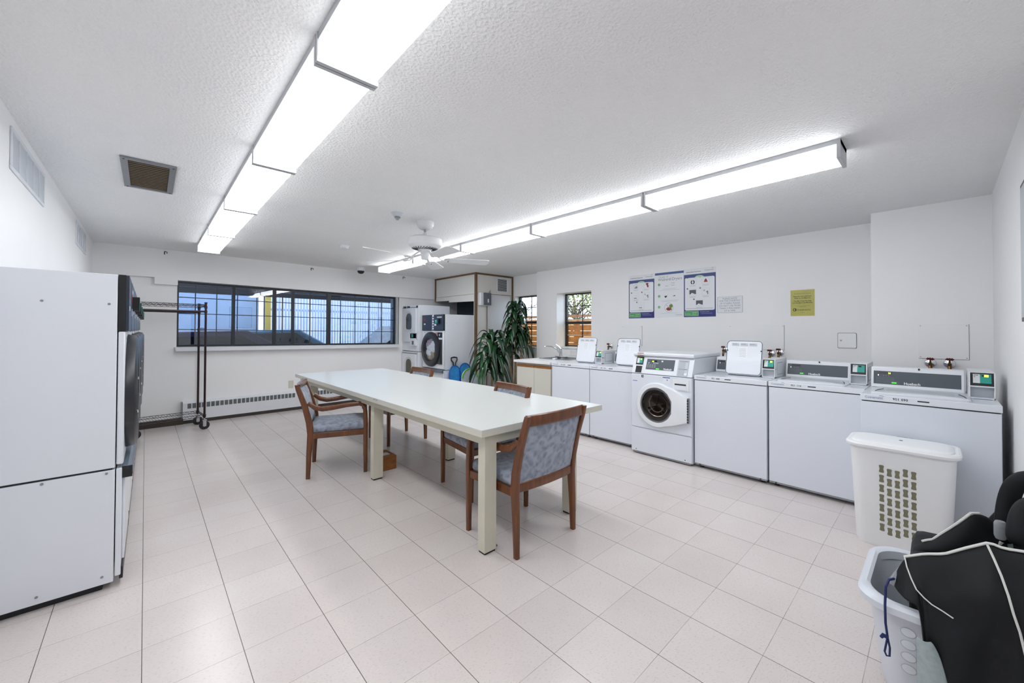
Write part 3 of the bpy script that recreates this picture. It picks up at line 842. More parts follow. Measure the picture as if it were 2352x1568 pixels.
# laundry behind the glass
rnd = random.Random(3)
for nm, mt, pts, lab in (('towel', M['cloth_white'], [(-.07, .02), (-.01, .04), (.03, .08), (.09, .08), (.02, -.03), (-.08, -.07), (-.02, -.12), (.07, .01)], 'white crumpled towels behind the corner dryer door'),
                    ('shirt', M['cloth_mauve'], [(-.07, .12), (-.01, .13), (-.10, .07)], 'mauve cloth on top of the laundry in the corner dryer'),
                    ('cloth', M['cloth_tan'], [(.0, -.14), (.03, -.09), (-.05, -.15)], 'tan cloth low in the laundry of the corner dryer')):
    mb = MB()
    for (px_, pz_) in [(a_*1.15, b_*1.05) for a_, b_ in pts]:
        rs = []
        for j in range(9):
            th = pi*j/8
            ring = []
            for k in range(12):
                a = 2*pi*k/12; r_ = .06*(1+.3*rnd.uniform(-1, 1))
                ring.append((dcx+px_+cos(a)*sin(th)*r_, -.013+.0085*cos(th)*0-.008*cos(a*3)*sin(th)*.5, dcz+pz_+cos(th)*r_*1.0))
            rs.append(ring)
        # a shallow crumpled pad
        n_ = 14
        vs = [(dcx+px_, -.022, dcz+pz_)]
        for k in range(n_):
            a = 2*pi*k/n_; r_ = .07*(1+.35*rnd.uniform(-1, 1)); vs.append((dcx+px_+cos(a)*r_*.6, -.018+rnd.uniform(-.004, .004), dcz+pz_+sin(a)*r_*.6))
        for k in range(n_):
            a = 2*pi*k/n_; r_ = .075*(1+.3*rnd.uniform(-1, 1)); vs.append((dcx+px_+cos(a)*r_, -.006, dcz+pz_+sin(a)*r_))
        fs = [(0, 1+k, 1+(k+1) % n_) for k in range(n_)]+[(1+k, 1+n_+k, 1+n_+(k+1) % n_, 1+(k+1) % n_) for k in range(n_)]
        mb.add(vs, fs, mt)
    o = mb.build(nm, smooth=True, loc=(3.78, 6.995, 0), rot=-pi/2); tag(o, lab, 'laundry')

# stacked dryer by the window
sd = thing('stacked_dryer', 'white stacked dryer pair with arched door windows beside the wide window', 'dryer', (3.70, 7.70, 0), -pi/2)
sw = .68
mb = MB(); mb.box(0, sw, .012, .70, .03, .915, M['enamel']); mb.box(0, sw, .012, .70, .925, 1.825, M['enamel']); mb.box(.01, sw-.01, .02, .69, .91, .93, M['seam']); mb.build('cabinet', sd, bevel=.008)
mb = MB(); mb.box(.03, sw-.03, .05, .65, 0, .03, M['black']); mb.build('base', sd)
def arch(x0, x1, z0, z1, r, n=8):
    pts = []
    for cx_, cz_, a0 in ((x1-r, z1-r, 0), (x0+r, z1-r, 90), (x0+r, z0+r*.5, 180), (x1-r, z0+r*.5, 270)):
        rr_ = r if a0 < 180 else r*.5
        if a0 >= 180: cx_ = x0+rr_ if a0 == 180 else x1-rr_
        for k in range(n+1):
            a = radians(a0+90*k/n); pts.append((cx_+cos(a)*rr_, cz_+sin(a)*rr_))
    return pts
for z in (0, .90):
    mb = MB(); mb.prism(rrect(.285, .335, .04, .315, .54+z+.0), 'y', -.012, .012, M['plastic_w'])
    dd = mb.build('dryer_door', sd, bevel=.006)
    mb = MB(); o_ = arch(.16, .47, .42+z, .80+z, .12); i_ = arch(.20, .43, .45+z, .77+z, .10)
    n_ = len(o_)
    rs = [[(p[0], -.013, p[1]) for p in o_], [(p[0], -.020, p[1]) for p in o_], [(p[0], -.006, p[1]) for p in i_]]
    mb.rings(rs, M['plastic_dim'], cap=False); mb.build('window_bezel', dd, smooth=True)
    mb = MB(); mb.prism(i_, 'y', -.0135, -.0125, M['olive_glass']); mb.build('door_window', dd)
    mb = MB(); mb.box(.0, sw*.92, -.004, .012, .872+z+.01, .875+z+.01, M['seam']); mb.text('Coinamatic', .02, .03, -.0005+.012, .85+z, M['black_ink']); mb.build('seam_label', sd)
mb = MB()
for x in (.06, .22, .60): mb.box(x, x+(.09 if x < .5 else .035), -.002, .012, 1.77, 1.812, M['navy'])
mb.build('vent_block', sd)
mb = MB(); mb.box(.03, .64, -.006, .012, 1.16, 1.285, M['plastic_dim']); mb.box(.05, .24, -.008, -.006, 1.185, 1.27, M['navy']); mb.box(.26, .36, -.0085, -.006, 1.19, 1.25, M['label_grey']); mb.box(.38, .62, -.012, -.006, 1.18, 1.275, M['black']); mb.box(.42, .50, -.0125, -.012, 1.195, 1.265, M['teal'])
mb.box(.42, .62, -.03, .012, 1.04, 1.15, M['plastic_w']); mb.box(.48, .56, -.031, -.03, 1.055, 1.13, M['steel'])
mb.build('control_panel', sd, bevel=.002)
# sleds leaning on the corner dryer
def sled(label, loc, rot, face, rim, handle, w_=.12, h_=.70, tilt=.10):
    s_ = thing('plastic_sled', label, 'sled', loc, rot)
    out = [(-w_, .05), (-w_*.9, 0), (w_*.9, 0), (w_, .05)]+[(cos(radians(a))*w_, h_-.16+sin(radians(a))*.16) for a in range(0, 181, 15)]
    mb = MB(); n_ = len(out); y = lambda z: z*tilt
    mb.add([(x, y(z), z) for x, z in out]+[(x, y(z)+.012, z) for x, z in out], [tuple(range(n_))[::-1], tuple(range(n_, 2*n_))]+[(i, (i+1) % n_, n_+(i+1) % n_, n_+i) for i in range(n_)], face)
    mb.build('sled_face', s_, bevel=.003)
    mb = MB(); mb.tube([(x, y(z)-.002, z) for x, z in out], .009, rim, 8, closed=True); mb.build('sled_rim', s_, smooth=True)
    if handle:
        mb = MB(); z0 = h_
        mb.tube([(-.02, y(z0)+.004, z0-.01), (-.024, y(z0)+.004, z0+.05), (-.062, y(z0)+.012, z0+.10), (-.06, y(z0)+.018, z0+.138), (0, y(z0)+.02, z0+.15), (.06, y(z0)+.018, z0+.138), (.062, y(z0)+.012, z0+.10), (.024, y(z0)+.004, z0+.05), (.02, y(z0)+.004, z0-.01)], .013, M['black'], 8)
        mb.build('handle', s_, smooth=True)
    return s_
sled('blue plastic sled with black loop handle leaning on the corner dryer', (3.97, 6.10, 0), 0, M['sled_blue'], M['sled_rim'], True)
sled('blue plastic sled leaning behind the lime rimmed bag', (4.19, 6.10, 0), 0, M['sled_blue'], M['sled_rim'], False, w_=.13, h_=.73)
pb = thing('printed_bag', 'pale printed bag with lime green rim leaning beside the blue sleds', 'bag', (4.20, 6.0, 0), radians(4))
out = [(-.17, 0), (.24, 0)]+[(.01+cos(radians(a))*.17, .47+sin(radians(a))*.17) for a in range(0, 181, 15)]
mb = MB(); n_ = len(out)
mb.add([(x, .0+z*.06, z) for x, z in out]+[(x, .05+z*.03, z) for x, z in out], [tuple(range(n_))[::-1], tuple(range(n_, 2*n_))]+[(i, (i+1) % n_, n_+(i+1) % n_, n_+i) for i in range(n_)], M['net'])
mb.prism([(-.03, .46), (.02, .50), (.05, .44), (.0, .42)], 'y', .022, .026, M['grey_ink']); mb.box(.06, .11, .02, .026, .52, .55, M['sled_blue'])
mb.build('bag_body', pb, bevel=.01)
mb = MB(); mb.tube([(x, z*.06-.003, z) for x, z in out[2:]], .011, M['lime'], 8); mb.build('bag_rim', pb, smooth=True)

# ================================================================== CLOSET FRONT FITTINGS
gr = thing('wall_grille', 'white vent grille with dark slats above the closet door', 'vent', (4.925, CY, 2.09))
mb = MB()
for b in ((0, .295, 0, .03), (0, .295, .27, .30), (0, .03, .03, .27), (.265, .295, .03, .27)): mb.box(b[0], b[1], -.01, -.0004, b[2], b[3], M['vent_white'])
mb.build('grille_frame', gr, bevel=.002)
mb = MB(); mb.box(.03, .265, -.004, -.0004, .03, .27, M['seam'])
for k in range(11): mb.box(.03, .265, -.009, -.004, .036+k*.0215, .044+k*.0215, M['plastic_dim'])
mb.build('slats', gr)
ds = thing('towel_dispenser', 'small white paper dispenser with smoky cover on the closet wall', 'dispenser', (4.595, CY, 1.81))
mb = MB(); mb.box(-.115, .10, -.09, -.0004, 0, .25, M['plastic_w']); mb.build('case', ds, bevel=.012)
mb = MB(); mb.box(-.05, .118, -.115, -.09, .012, .245, M['smoke']); mb.box(.03, .06, -.117, -.115, .06, .13, M['chrome']); mb.build('cover', ds, bevel=.012)
mb = MB(); mb.cyl((4.69, CY-.012, 0), (4.69, CY-.012, 1.815), .008, M['trim_brown'], 10); o = mb.build('conduit_pipe', smooth=True); tag(o, 'thin brownish conduit running down from the dispenser to the floor', 'pipe')
mb = MB(); mb.tube([(0, -.0005, 0), (0, -.02, .01), (0, -.03, .03), (0, -.02, .05)], .005, M['steel'], 6); mb.box(-.012, .012, -.004, -.0005, -.012, .03, M['steel']); o = mb.build('coat_hook', loc=(4.755, CY, 2.07)); tag(o, 'small metal hook beside the paper dispenser', 'hook')

# ================================================================== PLANTS
def strap_leaf(mb, base_, az, length, width, rise, droop, rnd, m):
    n = 9; pts = []
    d0 = Vector((cos(az), sin(az), 0))
    for k in range(n+1):
        t_ = k/n
        r_ = length*(t_*.95*(1-.30*t_))
        z = rise*sin(min(1, t_*1.6)*pi/2)-droop*max(0, t_-.25)**1.5*1.5
        w_ = width*sin(pi*min(1, .08+t_*.92))**.7*(1 if t_ < .97 else .2)
        side = d0.cross(Vector((0, 0, 1))); tw = rnd*.5*t_
        p = base_+d0*r_+Vector((0, 0, z))+side*(sin(t_*3+rnd*6)*.02)
        s_ = (side*cos(tw)+Vector((0, 0, 1))*sin(tw))
        pts.append((p-s_*w_, p-Vector((0, 0, w_*.25)), p+s_*w_))
    vs = [q for tr in pts for q in tr]; fs = []
    for k in range(n):
        for j in (0, 1): fs.append((3*k+j, 3*k+j+1, 3*k+j+4, 3*k+j+3))
    mb.add(vs, fs, m)
def plant(label, loc, crowns, pot_r, pot_h, seed):
    P = thing('potted_plant', label, 'plant', loc)
    rr_ = random.Random(seed)
    mb = MB(); mb.lathe([(.001, 0), (pot_r*.75, 0), (pot_r, pot_h), (pot_r*1.04, pot_h), (pot_r*1.04, pot_h-.03), (pot_r*.95, pot_h-.02), (.001, pot_h-.03)], M['pot'], seg=28); mb.build('pot', P, smooth=True)
    fo = MB()
    for (x, y, z, n, L, z0) in crowns:
        st = MB(); st.tube([(x*.3, y*.3, pot_h-.03), (x*.7, y*.7, z*.5), (x, y, z)], [.022, .019, .014], M['cane'], 10); st.build('cane', P, smooth=True)
        for k in range(n):
            f_ = k/n
            az = k*2.399+rr_.uniform(-.2, .2)
            h_ = z0+(z-z0)*f_
            l_ = L*(1-.35*f_)*rr_.uniform(.8, 1.15)
            strap_leaf(fo, Vector((x, y, h_)), az, l_, .045*rr_.uniform(.8, 1.15), .08+.12*f_, l_*(.95-.25*f_)*rr_.uniform(.8, 1.1), rr_.uniform(-1, 1), M['leaf'])
    o = fo.build('foliage', P, smooth=True, angle=80)
    s_ = o.modifiers.new('thick', 'SOLIDIFY'); s_.thickness = .0015
plant('low bushy corn plant with drooping glossy leaves, nearer the viewer', (4.22, 5.40, 0), [(0, 0, 1.24, 46, .72, .70), (.10, .12, .80, 16, .42, .55)], .17, .30, 5)
plant('tall corn plant with drooping leaves in front of the nook window', (4.98, 5.66, 0), [(0, -.02, 1.78, 46, .56, 1.15), (-.14, .02, 1.20, 18, .48, .85), (.10, -.10, 1.30, 14, .40, 1.0)], .18, .32, 9)

# ================================================================== SINK CABINET
cb = thing('sink_cabinet', 'cream two door sink cabinet with wood pull strip at the end of the washer row', 'cabinet', (3.95, 4.45, 0), -pi/2)
cw = .70
mb = MB(); mb.box(0, cw, .02, 1.25, .09, .868, M['cab']); mb.box(.01, cw, .06, 1.2, 0, .09, M['base_dark']); mb.build('carcass', cb)
for x0, x1 in ((.004, cw*.53-.003), (cw*.53+.003, cw-.004)):
    mb = MB(); mb.box(x0, x1, 0, .019, .10, .805, M['cab']); dd = mb.build('cabinet_door', cb, bevel=.002)
    mb = MB(); mb.box(x0, x1, -.002, .019, .806, .842, M['oak']); mb.build('pull_strip', dd, bevel=.003)
ct = thing('sink_counter', 'white laminate counter with inset sink under the small window', 'counter', (3.92, 4.49, .869), -pi/2)
mb = MB()
mb.box(0, .745, 0, .45, 0, .035, M['counter']); mb.box(0, .745, .95, 1.318, 0, .035, M['counter'])
mb.box(0, .10, .45, .95, 0, .035, M['counter']); mb.box(.66, .745, .45, .95, 0, .035, M['counter']); mb.build('counter_top', ct, bevel=.003)
mb = MB(); mb.box(0, .745, 1.296, 1.318, .036, .13, M['counter']); mb.build('backsplash', ct, bevel=.003)
sk = MB()
def rr3(hx, hy, r, z): return [(.38+x, .70+y, z) for x, y in rrect(hx, hy, r)]
sk.rings([rr3(.30, .27, .05, .0352), rr3(.30, .27, .05, .042), rr3(.255, .225, .06, .042), rr3(.25, .22, .06, -.0), rr3(.23, .20, .07, -.12), rr3(.02, .02, .01, -.125)], M['steel'], cap=False)
sk.build('sink_bowl', ct, smooth=True)
fc = thing('sink_faucet', 'chrome single lever faucet with curved spout behind the sink', 'faucet', (4.80, 4.33, .9045+.0076), 0)
mb = MB(); mb.box(-.028, .028, -.11, .11, -.0005, .012, M['chrome']); mb.lathe([(.026, .012), (.022, .05), (.020, .10), (.024, .13), (.001, .135)], M['chrome'], seg=20); mb.build('faucet_body', fc, smooth=True, bevel=.003)
mb = MB(); mb.tube([(-.01, .005, .06), (-.06, .04, .12), (-.12, .09, .165), (-.18, .14, .175), (-.21, .165, .165), (-.215, .17, .155)], [.013, .012, .011, .011, .012, .012], M['chrome'], 10); mb.build('spout', fc, smooth=True)
mb = MB(); mb.tube([(0, 0, .13), (-.01, .03, .165), (-.03, .08, .20)], [.013, .009, .008], M['chrome'], 8); mb.build('lever', fc, smooth=True)
o = MB().box(0, .10, 0, .05, 0, .022, M['plastic_w']).build('soap_bar', loc=(4.33, 4.02, .9045), rot=.4, bevel=.006); tag(o, 'small white soap block on the counter in front of the sink', 'soap')

# ================================================================== WASHERS
def reader(parent, x0, x1, y, ztop, z0, yb, led=None):
    # card reader pod: black sloped head with teal card, cup below; front face at y
    s_ = M['plastic_w']
    mb = MB()
    t_ = .006
    mb.box(x0, x0+t_, y, yb, z0, ztop-.004, s_)
    mb.box(x1-t_, x1, y, yb, z0, ztop-.004, s_)
    mb.hexa([(x0, y+.03, ztop-.0055), (x1, y+.03, ztop-.0055), (x1, yb, ztop-.006), (x0, yb, ztop-.006)], [(x0, y+.03, ztop), (x1, y+.03, ztop), (x1, yb, ztop), (x0, yb, ztop)], s_)
    mb.box(x0+.002, x1-.002, y+.05, yb-.002, z0+.002, ztop-.008, M['plastic_dim'])
    zm = z0+(ztop-z0)*.49
    mb.box(x0, x1, y-.002, y+.05, zm-.008, zm, s_)
    mb.box(x0, x1, y, y+.05, z0, z0+.008, s_)
    mb.box(x1, x1+.0012, y+.07, y+.24, z0+.025, ztop-.03, M['pale_ink'])
    mb.box(x1+.0004, x1+.0022, y+.08, y+.23, z0+.033, ztop-.038, s_)
    pod = mb.build('card_pod', parent, bevel=.0015)
    mb = MB()
    mb.hexa([(x0+t_, y+.002, zm), (x1-t_, y+.002, zm), (x1-t_, y+.05, zm), (x0+t_, y+.05, zm)], [(x0+t_, y+.028, ztop-.005), (x1-t_, y+.028, ztop-.005), (x1-t_, y+.05, ztop-.005), (x0+t_, y+.05, ztop-.005)], M['black'])
    w_ = x1-x0-2*t_
    def sl(z): return y+.002+.026*(z-zm)/(ztop-.005-zm)-.0012
    def plate(ax, bx, az, bz, m, off=0):
        a_ = x0+t_+w_*ax; b_ = x0+t_+w_*bx; z0_ = zm+(ztop-zm)*az; z1_ = zm+(ztop-zm)*bz
        mb.add([(a_, sl(z0_)-off, z0_), (b_, sl(z0_)-off, z0_), (b_, sl(z1_)-off, z1_), (a_, sl(z1_)-off, z1_)], [(0, 1, 2, 3)], m)
    plate(.12, .45, .2, .85, M['card_w']); plate(.42, .90, .2, .85, M['teal'], .0003)
    plate(.50, .68, .68, .8, M['display'], .0006)
    plate(.16, .36, .74, .80, M['grey_ink'], .0006); plate(.17, .22, .64, .69, M['red_ink'], .0006)
    if led: plate(.60, .78, .66, .82, M['yellow_led'], .0009)
    mb.build('card_head', pod)
    return pod

def console(parent, x0, x1, y, yb, z0, z1, disp, brand=True, buttons=True, seg_txt=None):
    # slate control panel in a white bezel, tilted slightly back
    dy = .035
    mb = MB(); mb.hexa([(x0, y, z0), (x1, y, z0), (x1, yb, z0), (x0, yb, z0)], [(x0, y+dy, z1), (x1, y+dy, z1), (x1, yb, z1), (x0, yb, z1)], M['plastic_w'])
    c = mb.build('control_console', parent, bevel=.008, seg=3)
    L = x1-x0; Hh = z1-z0
    def pt(u, v_, off): return (x0+L*u, y+dy*v_-off, z0+Hh*v_)
    mb = MB()
    def q(u0, u1, v0, v1, m, off): mb.add([pt(u0, v0, off), pt(u1, v0, off), pt(u1, v1, off), pt(u0, v1, off)], [(0, 1, 2, 3)], m)
    q(.03, .965, .17, .80, M['panel_grey'], .0012)
    q(.10, .245, .66, .76, M['display'], .0018)
    k_ = dy/Hh
    def tx(body, size, u, v_, m, bold=False, al='l', sp=1.0):
        vs, fs = text_geo(body, size, sp, bold)
        w_ = max(p.x for p in vs); ox = {'l': 0, 'c': -w_/2, 'r': -w_}[al]
        z = z0+Hh*v_
        mb.add([(x0+L*u+ox+p.x, y+dy*(v_+p.y/Hh)-.0024, z+p.y) for p in vs], fs, m)
    if disp: tx(disp, .0165, .198, .675, M['yellow_led'], True)
    if buttons:
        for r_ in range(3):
            for cc in range(4 if r_ else 5):
                q(.065+cc*.052, .108+cc*.052, .23+r_*.10, .30+r_*.10, M['grey_ink'], .0018)
                q(.0665+cc*.052, .1065+cc*.052, .238+r_*.10, .292+r_*.10, M['panel_grey'], .0021)
        q(.24, .295, .225, .285, M['green_led'], .0026)
        for u in (.14, .17, .20): q(u, u+.012, .56, .60, M['grey_ink'], .0018)
        q(.08, .09, .57, .62, M['white_led'], .0018)
    if brand: tx('Huebsch', .026, .375, .20, M['white_ink'], True)
    mb.build('control_panel', c)
    mb = MB(); mb.cyl(((x0+x1)/2+.02, y+dy-.012, z1-.004), ((x0+x1)/2+.02, y+dy-.003, z1-.010), .006, M['black'], 12); mb.build('lock', c)
    return c

def top_washer(label, yl, xf, num, lid_open, w=.648, disp=None, led=False, cons=(.01, .50), rdr=(.528, .638), rdr_y=.265, note=None, lid_full=True, seam=False):
    # local x: 0 = left end seen from the front; local y: depth; front at 0
    Wm = thing('top_load_washer', label, 'washer', (xf, yl, 0), -pi/2, 'coin washers along the right wall')
    E = M['enamel2']
    mb = MB(); mb.box(0.002, w-.002, .012, .70, .035, .857, E); mb.build('cabinet', Wm, bevel=.004)
    mb = MB(); mb.box(.004, w-.004, .0, .012, .045, .855, E); mb.box(.004, w-.004, .006, .014, .028, .045, M['steel'])
    mb.cyl((.055, -.002, .038), (.055, .006, .038), .006, M['seam'], 8); mb.cyl((w-.055, -.002, .038), (w-.055, .006, .038), .006, M['seam'], 8)
    mb.build('front_panel', Wm, bevel=.003)
    for x in (.05, w-.05):
        for y in (.07, .62): MB().cyl((x, y, 0), (x, y, .036), .02, M['black_soft'], 12).build('foot', Wm)
    mb = MB(); mb.box(.0, w, -.004, .70, .862, .905, M['enamel']); mb.box(.006, w-.006, .006, .69, .855, .863, M['seam'])
    tp = mb.build('top_deck', Wm, bevel=.006, seg=3)
    mb = MB(); mb.text('Coinamatic', .021, .025, -.0046, .879, M['blue_ink']); mb.text(num, .021, .17, -.0046, .879, M['black_ink'], bold=True, spacing=1.1)
    mb.box(.29, .345, -.0046, -.0042, .882, .890, M['black_ink'])
    mb.tube([(.10, -.0046, .9), (.112, -.0046, .903), (.125, -.0046, .8985)], .0012, M['blue_ink'], 4)
    mb.build('number_label', Wm)
    lx0, lx1 = (.195, .522) if lid_open else (.08, .50)
    if lid_open:
        # square lid with rounded corners standing upright, leaning back slightly
        mb = MB(); cx_ = (lx0+lx1)/2
        y0_, lean = .265, .2
        pts = rrect((lx1-lx0)/2, .168, .035, cx_, .168+.004)
        def lp(x, h_, o): return (x, y0_+h_*lean+o, .909+h_*.99-o*.3)
        n_ = len(pts)
        for (off0, off1, mm, ins) in ((0, .018, M['enamel'], 0), (-.003, .0, M['enamel'], .012)):
            c2 = [((x-cx_)*(1-ins*4)+cx_, (z-.186)*(1-ins*5)+.186) for x, z in pts]
            mb.add([lp(x, z, off0) for x, z in c2]+[lp(x, z, off1) for x, z in c2], [tuple(range(n_))[::-1], tuple(range(n_, 2*n_))]+[(i, (i+1) % n_, n_+(i+1) % n_, n_+i) for i in range(n_)], mm)
        mb.tube([lp((x-cx_)*.975+cx_, (z-.186)*.97+.186, -.001) for x, z in pts], .0025, M['seam'], 5, closed=True)
        for s_ in (-1, 1): mb.cyl(lp(cx_+s_*.152, .24, -.006), lp(cx_+s_*.152, .24, .0), .006, M['black'], 10)
        ld = mb.build('lid', Wm, bevel=.004)
        mb = MB()
        def q(u0, u1, h0, h1, m, o): mb.add([lp(cx_+u0, h0, o), lp(cx_+u1, h0, o), lp(cx_+u1, h1, o), lp(cx_+u0, h1, o)], [(0, 1, 2, 3)], m)
        for u in (-.115, -.035, .045):
            q(u, u+.07, .285, .312, M['label_grey'], -.0036); q(u+.004, u+.05, .302, .307, M['grey_ink'], -.0040)
            q(u+.01, u+.07, .290, .293, M['pale_ink'], -.0040)
        q(-.05, .03, .17, .275, M['paper'], -.0036)
        for k in range(6): q(-.045, .02, .18+k*.015, .1835+k*.015, M['pale_ink'], -.0040)
        mb.build('lid_labels', ld)
        mb = MB(); mb.rings([[(x, y, z) for x, y in rrect(.15, .11, .05, cx_, .38)] for z in (.9056, .9056)][:1]+[[(x, y, .907) for x, y in rrect(.15, .11, .05, cx_, .38)]], M['black_soft'], cap=True); mb.build('tub_opening', Wm)
    else:
        mb = MB(); rs = []
        for ins, z in ((0, .9056), (0, .914), (.006, .918)): rs.append([(x, y, z) for x, y in rrect((lx1-lx0)/2+.03-ins, .19-ins, .03, (lx0+lx1)/2, .24)])
        mb.rings(rs, M['enamel']); ld = mb.build('lid', Wm, smooth=True)
        mb = MB(); mb.tube([(lx0+.02, .30, .9190), (lx0+.0, .22, .9192), (lx0-.01, .12, .9190)], .002, M['seam'], 5); mb.tube([(lx1-.02, .30, .9190), (lx1+.0, .22, .9192), (lx1+.01, .12, .9190)], .002, M['seam'], 5)
        mb.rings([[(x, y, z) for x, y in rrect(.17, .075, .02, .29, .26)] for z in (.9182, .9188)], M['label_grey'])
        mb.build('lid_inset', ld)
    console(Wm, cons[0], cons[1], .50, .66, .906, 1.063, disp)
    reader(Wm, rdr[0], rdr[1], rdr_y, 1.077, .906, .66, led)
    mb = MB(); mb.box(rdr[0]+.02, rdr[0]+.10, rdr_y-.09, rdr_y-.008, .9053, .9058, M['paper']); mb.box(rdr[0]+.02, rdr[0]+.10, rdr_y-.03, rdr_y-.008, .9058, .9061, M['blue_ink'])
    mb.build('deck_label', Wm)
    return Wm
top_washer('white top load washer with raised lid, beside the sink cabinet', 3.725, 3.945, '951 054', True, w=.645, led=True)
top_washer('white top load washer with raised lid, left of the front load washer', 3.075, 3.945, '951 170', True, w=.645, led=True)
top_washer('white top load washer with raised lid, right of the front load washer', 1.715, 3.865, '951 088', True, w=.645, disp='12', led=True)
top_washer('white top load washer with closed lid and dark display, second from the right end', 1.062, 3.872, '951 116', False, w=.652)
top_washer('white top load washer with closed lid showing 26, behind the hamper', .405, 3.585, '951 090', False, w=.65, disp='26', led=True, cons=(.01, .515), rdr=(.525, .640))

# front load washer
fl = thing('front_load_washer', 'white front load washer with round dark glass door', 'washer', (3.84, 2.412, 0), -pi/2, 'coin washers along the right wall')
w = .684
E = M['enamel2']
mb = MB(); mb.box(0, w, .012, .72, .02, .872, E); mb.build('cabinet', fl, bevel=.006)
mb = MB(); mb.box(.002, w-.002, 0, .0125, .292, .868, E); mb.build('front_panel', fl, bevel=.005)
mb = MB(); mb.box(.002, w-.002, 0, .0125, .03, .284, E); mb.box(.02, w-.01, .004, .0125, .012, .03, M['steel'])
for x in (.06, w-.07): mb.cyl((x, -.002, .05), (x, .004, .05), .006, M['seam'], 8)
mb.build('lower_panel', fl, bevel=.005)
for x in (.05, w-.05):
    for y in (.07, .64): MB().cyl((x, y, 0), (x, y, .021), .025, M['black_soft'], 12).build('foot', fl)
mb = MB()
mb.hexa([(0, .002, .876), (w, .002, .876), (w, .72, .876), (0, .72, .876)], [(0, .07, 1.062), (w, .07, 1.062), (w, .72, 1.062), (0, .72, 1.062)], M['enamel'])
mb.box(.004, w-.004, .02, .71, .868, .878, M['seam'])
co = mb.build('control_console', fl, bevel=.004)
mb = MB(); mb.box(-.004, w+.004, .045, .725, 1.063, 1.103, M['enamel']); mb.build('top_cover', fl, bevel=.012, seg=3)
def cpt(x, z, off): return (x, .002+.068*(z-.876)/.186-off, z)
def cq(mb, x0, x1, z0, z1, m, off): mb.add([cpt(x0, z0, off), cpt(x1, z0, off), cpt(x1, z1, off), cpt(x0, z1, off)], [(0, 1, 2, 3)], m)
mb = MB(); cq(mb, .165, .485, .925, 1.035, M['panel_grey'], .0015); cq(mb, .215, .285, 1.005, 1.022, M['display'], .002)
cq(mb, .285, .32, .930, .942, M['green_led'], .0022)
for r_ in range(3):
    for c_ in range(4): cq(mb, .175+c_*.027, .195+c_*.027, .945+r_*.013, .953+r_*.013, M['grey_ink'], .002)
for c_ in range(4): cq(mb, .245+c_*.016, .252+c_*.016, .99, .998, M['white_ink'], .002)
cq(mb, .19, .195, .985, 1.0, M['white_ink'], .002)
def ctx(mb, body, size, x, z, m, bold=False):
    vs, fs = text_geo(body, size, 1.0, bold)
    mb.add([cpt(x+p.x, z+p.y, .0026) for p in vs], fs, m)
ctx(mb, '203', .017, .225, 1.006, M['yellow_led'], True); ctx(mb, 'Huebsch', .026, .37, .930, M['white_ink'], True)
mb.build('control_panel', co)
mb = MB(); mb.cyl(cpt(.345, 1.015, .004), cpt(.345, 1.015, .0), .010, M['plastic_w'], 16); mb.build('start_button', co)
mb = MB(); cq(mb, .525, .635, .885, 1.040, M['label_grey'], .0015)
for x0, x1, z0, z1 in ((.525, .635, .885, .888), (.525, .635, 1.037, 1.040), (.525, .528, .885, 1.04), (.632, .635, .885, 1.04)): cq(mb, x0, x1, z0, z1, M['grey_ink'], .002)
for k in range(11):
    cq(mb, .534, .626 if k in (0, 4, 10) else .60, .897+k*.0128, .901+k*.0128, M['black_ink'] if k in (4, 10) else M['grey_ink'], .002)
cq(mb, .60, .626, .892, .915, M['plastic_w'], .0022)
mb.build('instruction_label', co)
# card reader in the console left
mb = MB(); cq(mb, .030, .128, .885, 1.058, M['plastic_w'], .001)
cq(mb, .036, .125, .968, 1.055, M['black'], .003); cq(mb, .046, .085, .985, 1.04, M['card_w'], .0035); cq(mb, .076, .113, .985, 1.04, M['teal'], .0037); cq(mb, .085, .10, 1.02, 1.034, M['yellow_led'], .004)
cq(mb, .045, .12, .885, .955, M['black_soft'], .003); mb.build('card_head', co)
mb = MB(); mb.box(.06, .135, .03, .034, 1.068, 1.098, M['paper']); mb.box(.06, .135, .029, .030, 1.068, 1.074, M['red_ink']); mb.box(.06, .135, .029, .030, 1.092, 1.098, M['red_ink']); mb.text('PLEASE', .014, .068, .0288, 1.078, M['red_ink']); mb.build('warning_sticker', fl)
mb = MB(); mb.box(.125, .152, -.0007, .0, .835, .862, M['black_ink']); mb.prism([(.130, .848), (.147, .855), (.147, .843)], 'y', -.0011, -.0007, M['white_ink']); mb.build('front_sticker', fl); mb = MB(); mb.box(.02, .075, -.0007, 0, .790, .796, M['blue_ink']); mb.build('front_sticker', fl); mb = MB()
mb.box(.375, .455, -.0007, 0, .850, .860, M['blue_ink']); mb.box(.375, .455, -.0006, 0, .80, .850, M['plastic_w']); mb.box(.42, .43, -.001, -.0006, .825, .835, M['black_ink']); mb.build('front_sticker', fl)
# detergent drawer
mb = MB(); mb.box(.488, .655, -.006, .0, .735, .850, M['plastic_w']); mb.box(.508, .628, -.0068, -.006, .79, .805, M['seam']); mb.prism([(.505, .745), (.63, .745), (.63, .790), (.505, .790)], 'y', -.010, -.006, M['enamel']); mb.build('detergent_drawer', fl, bevel=.004)
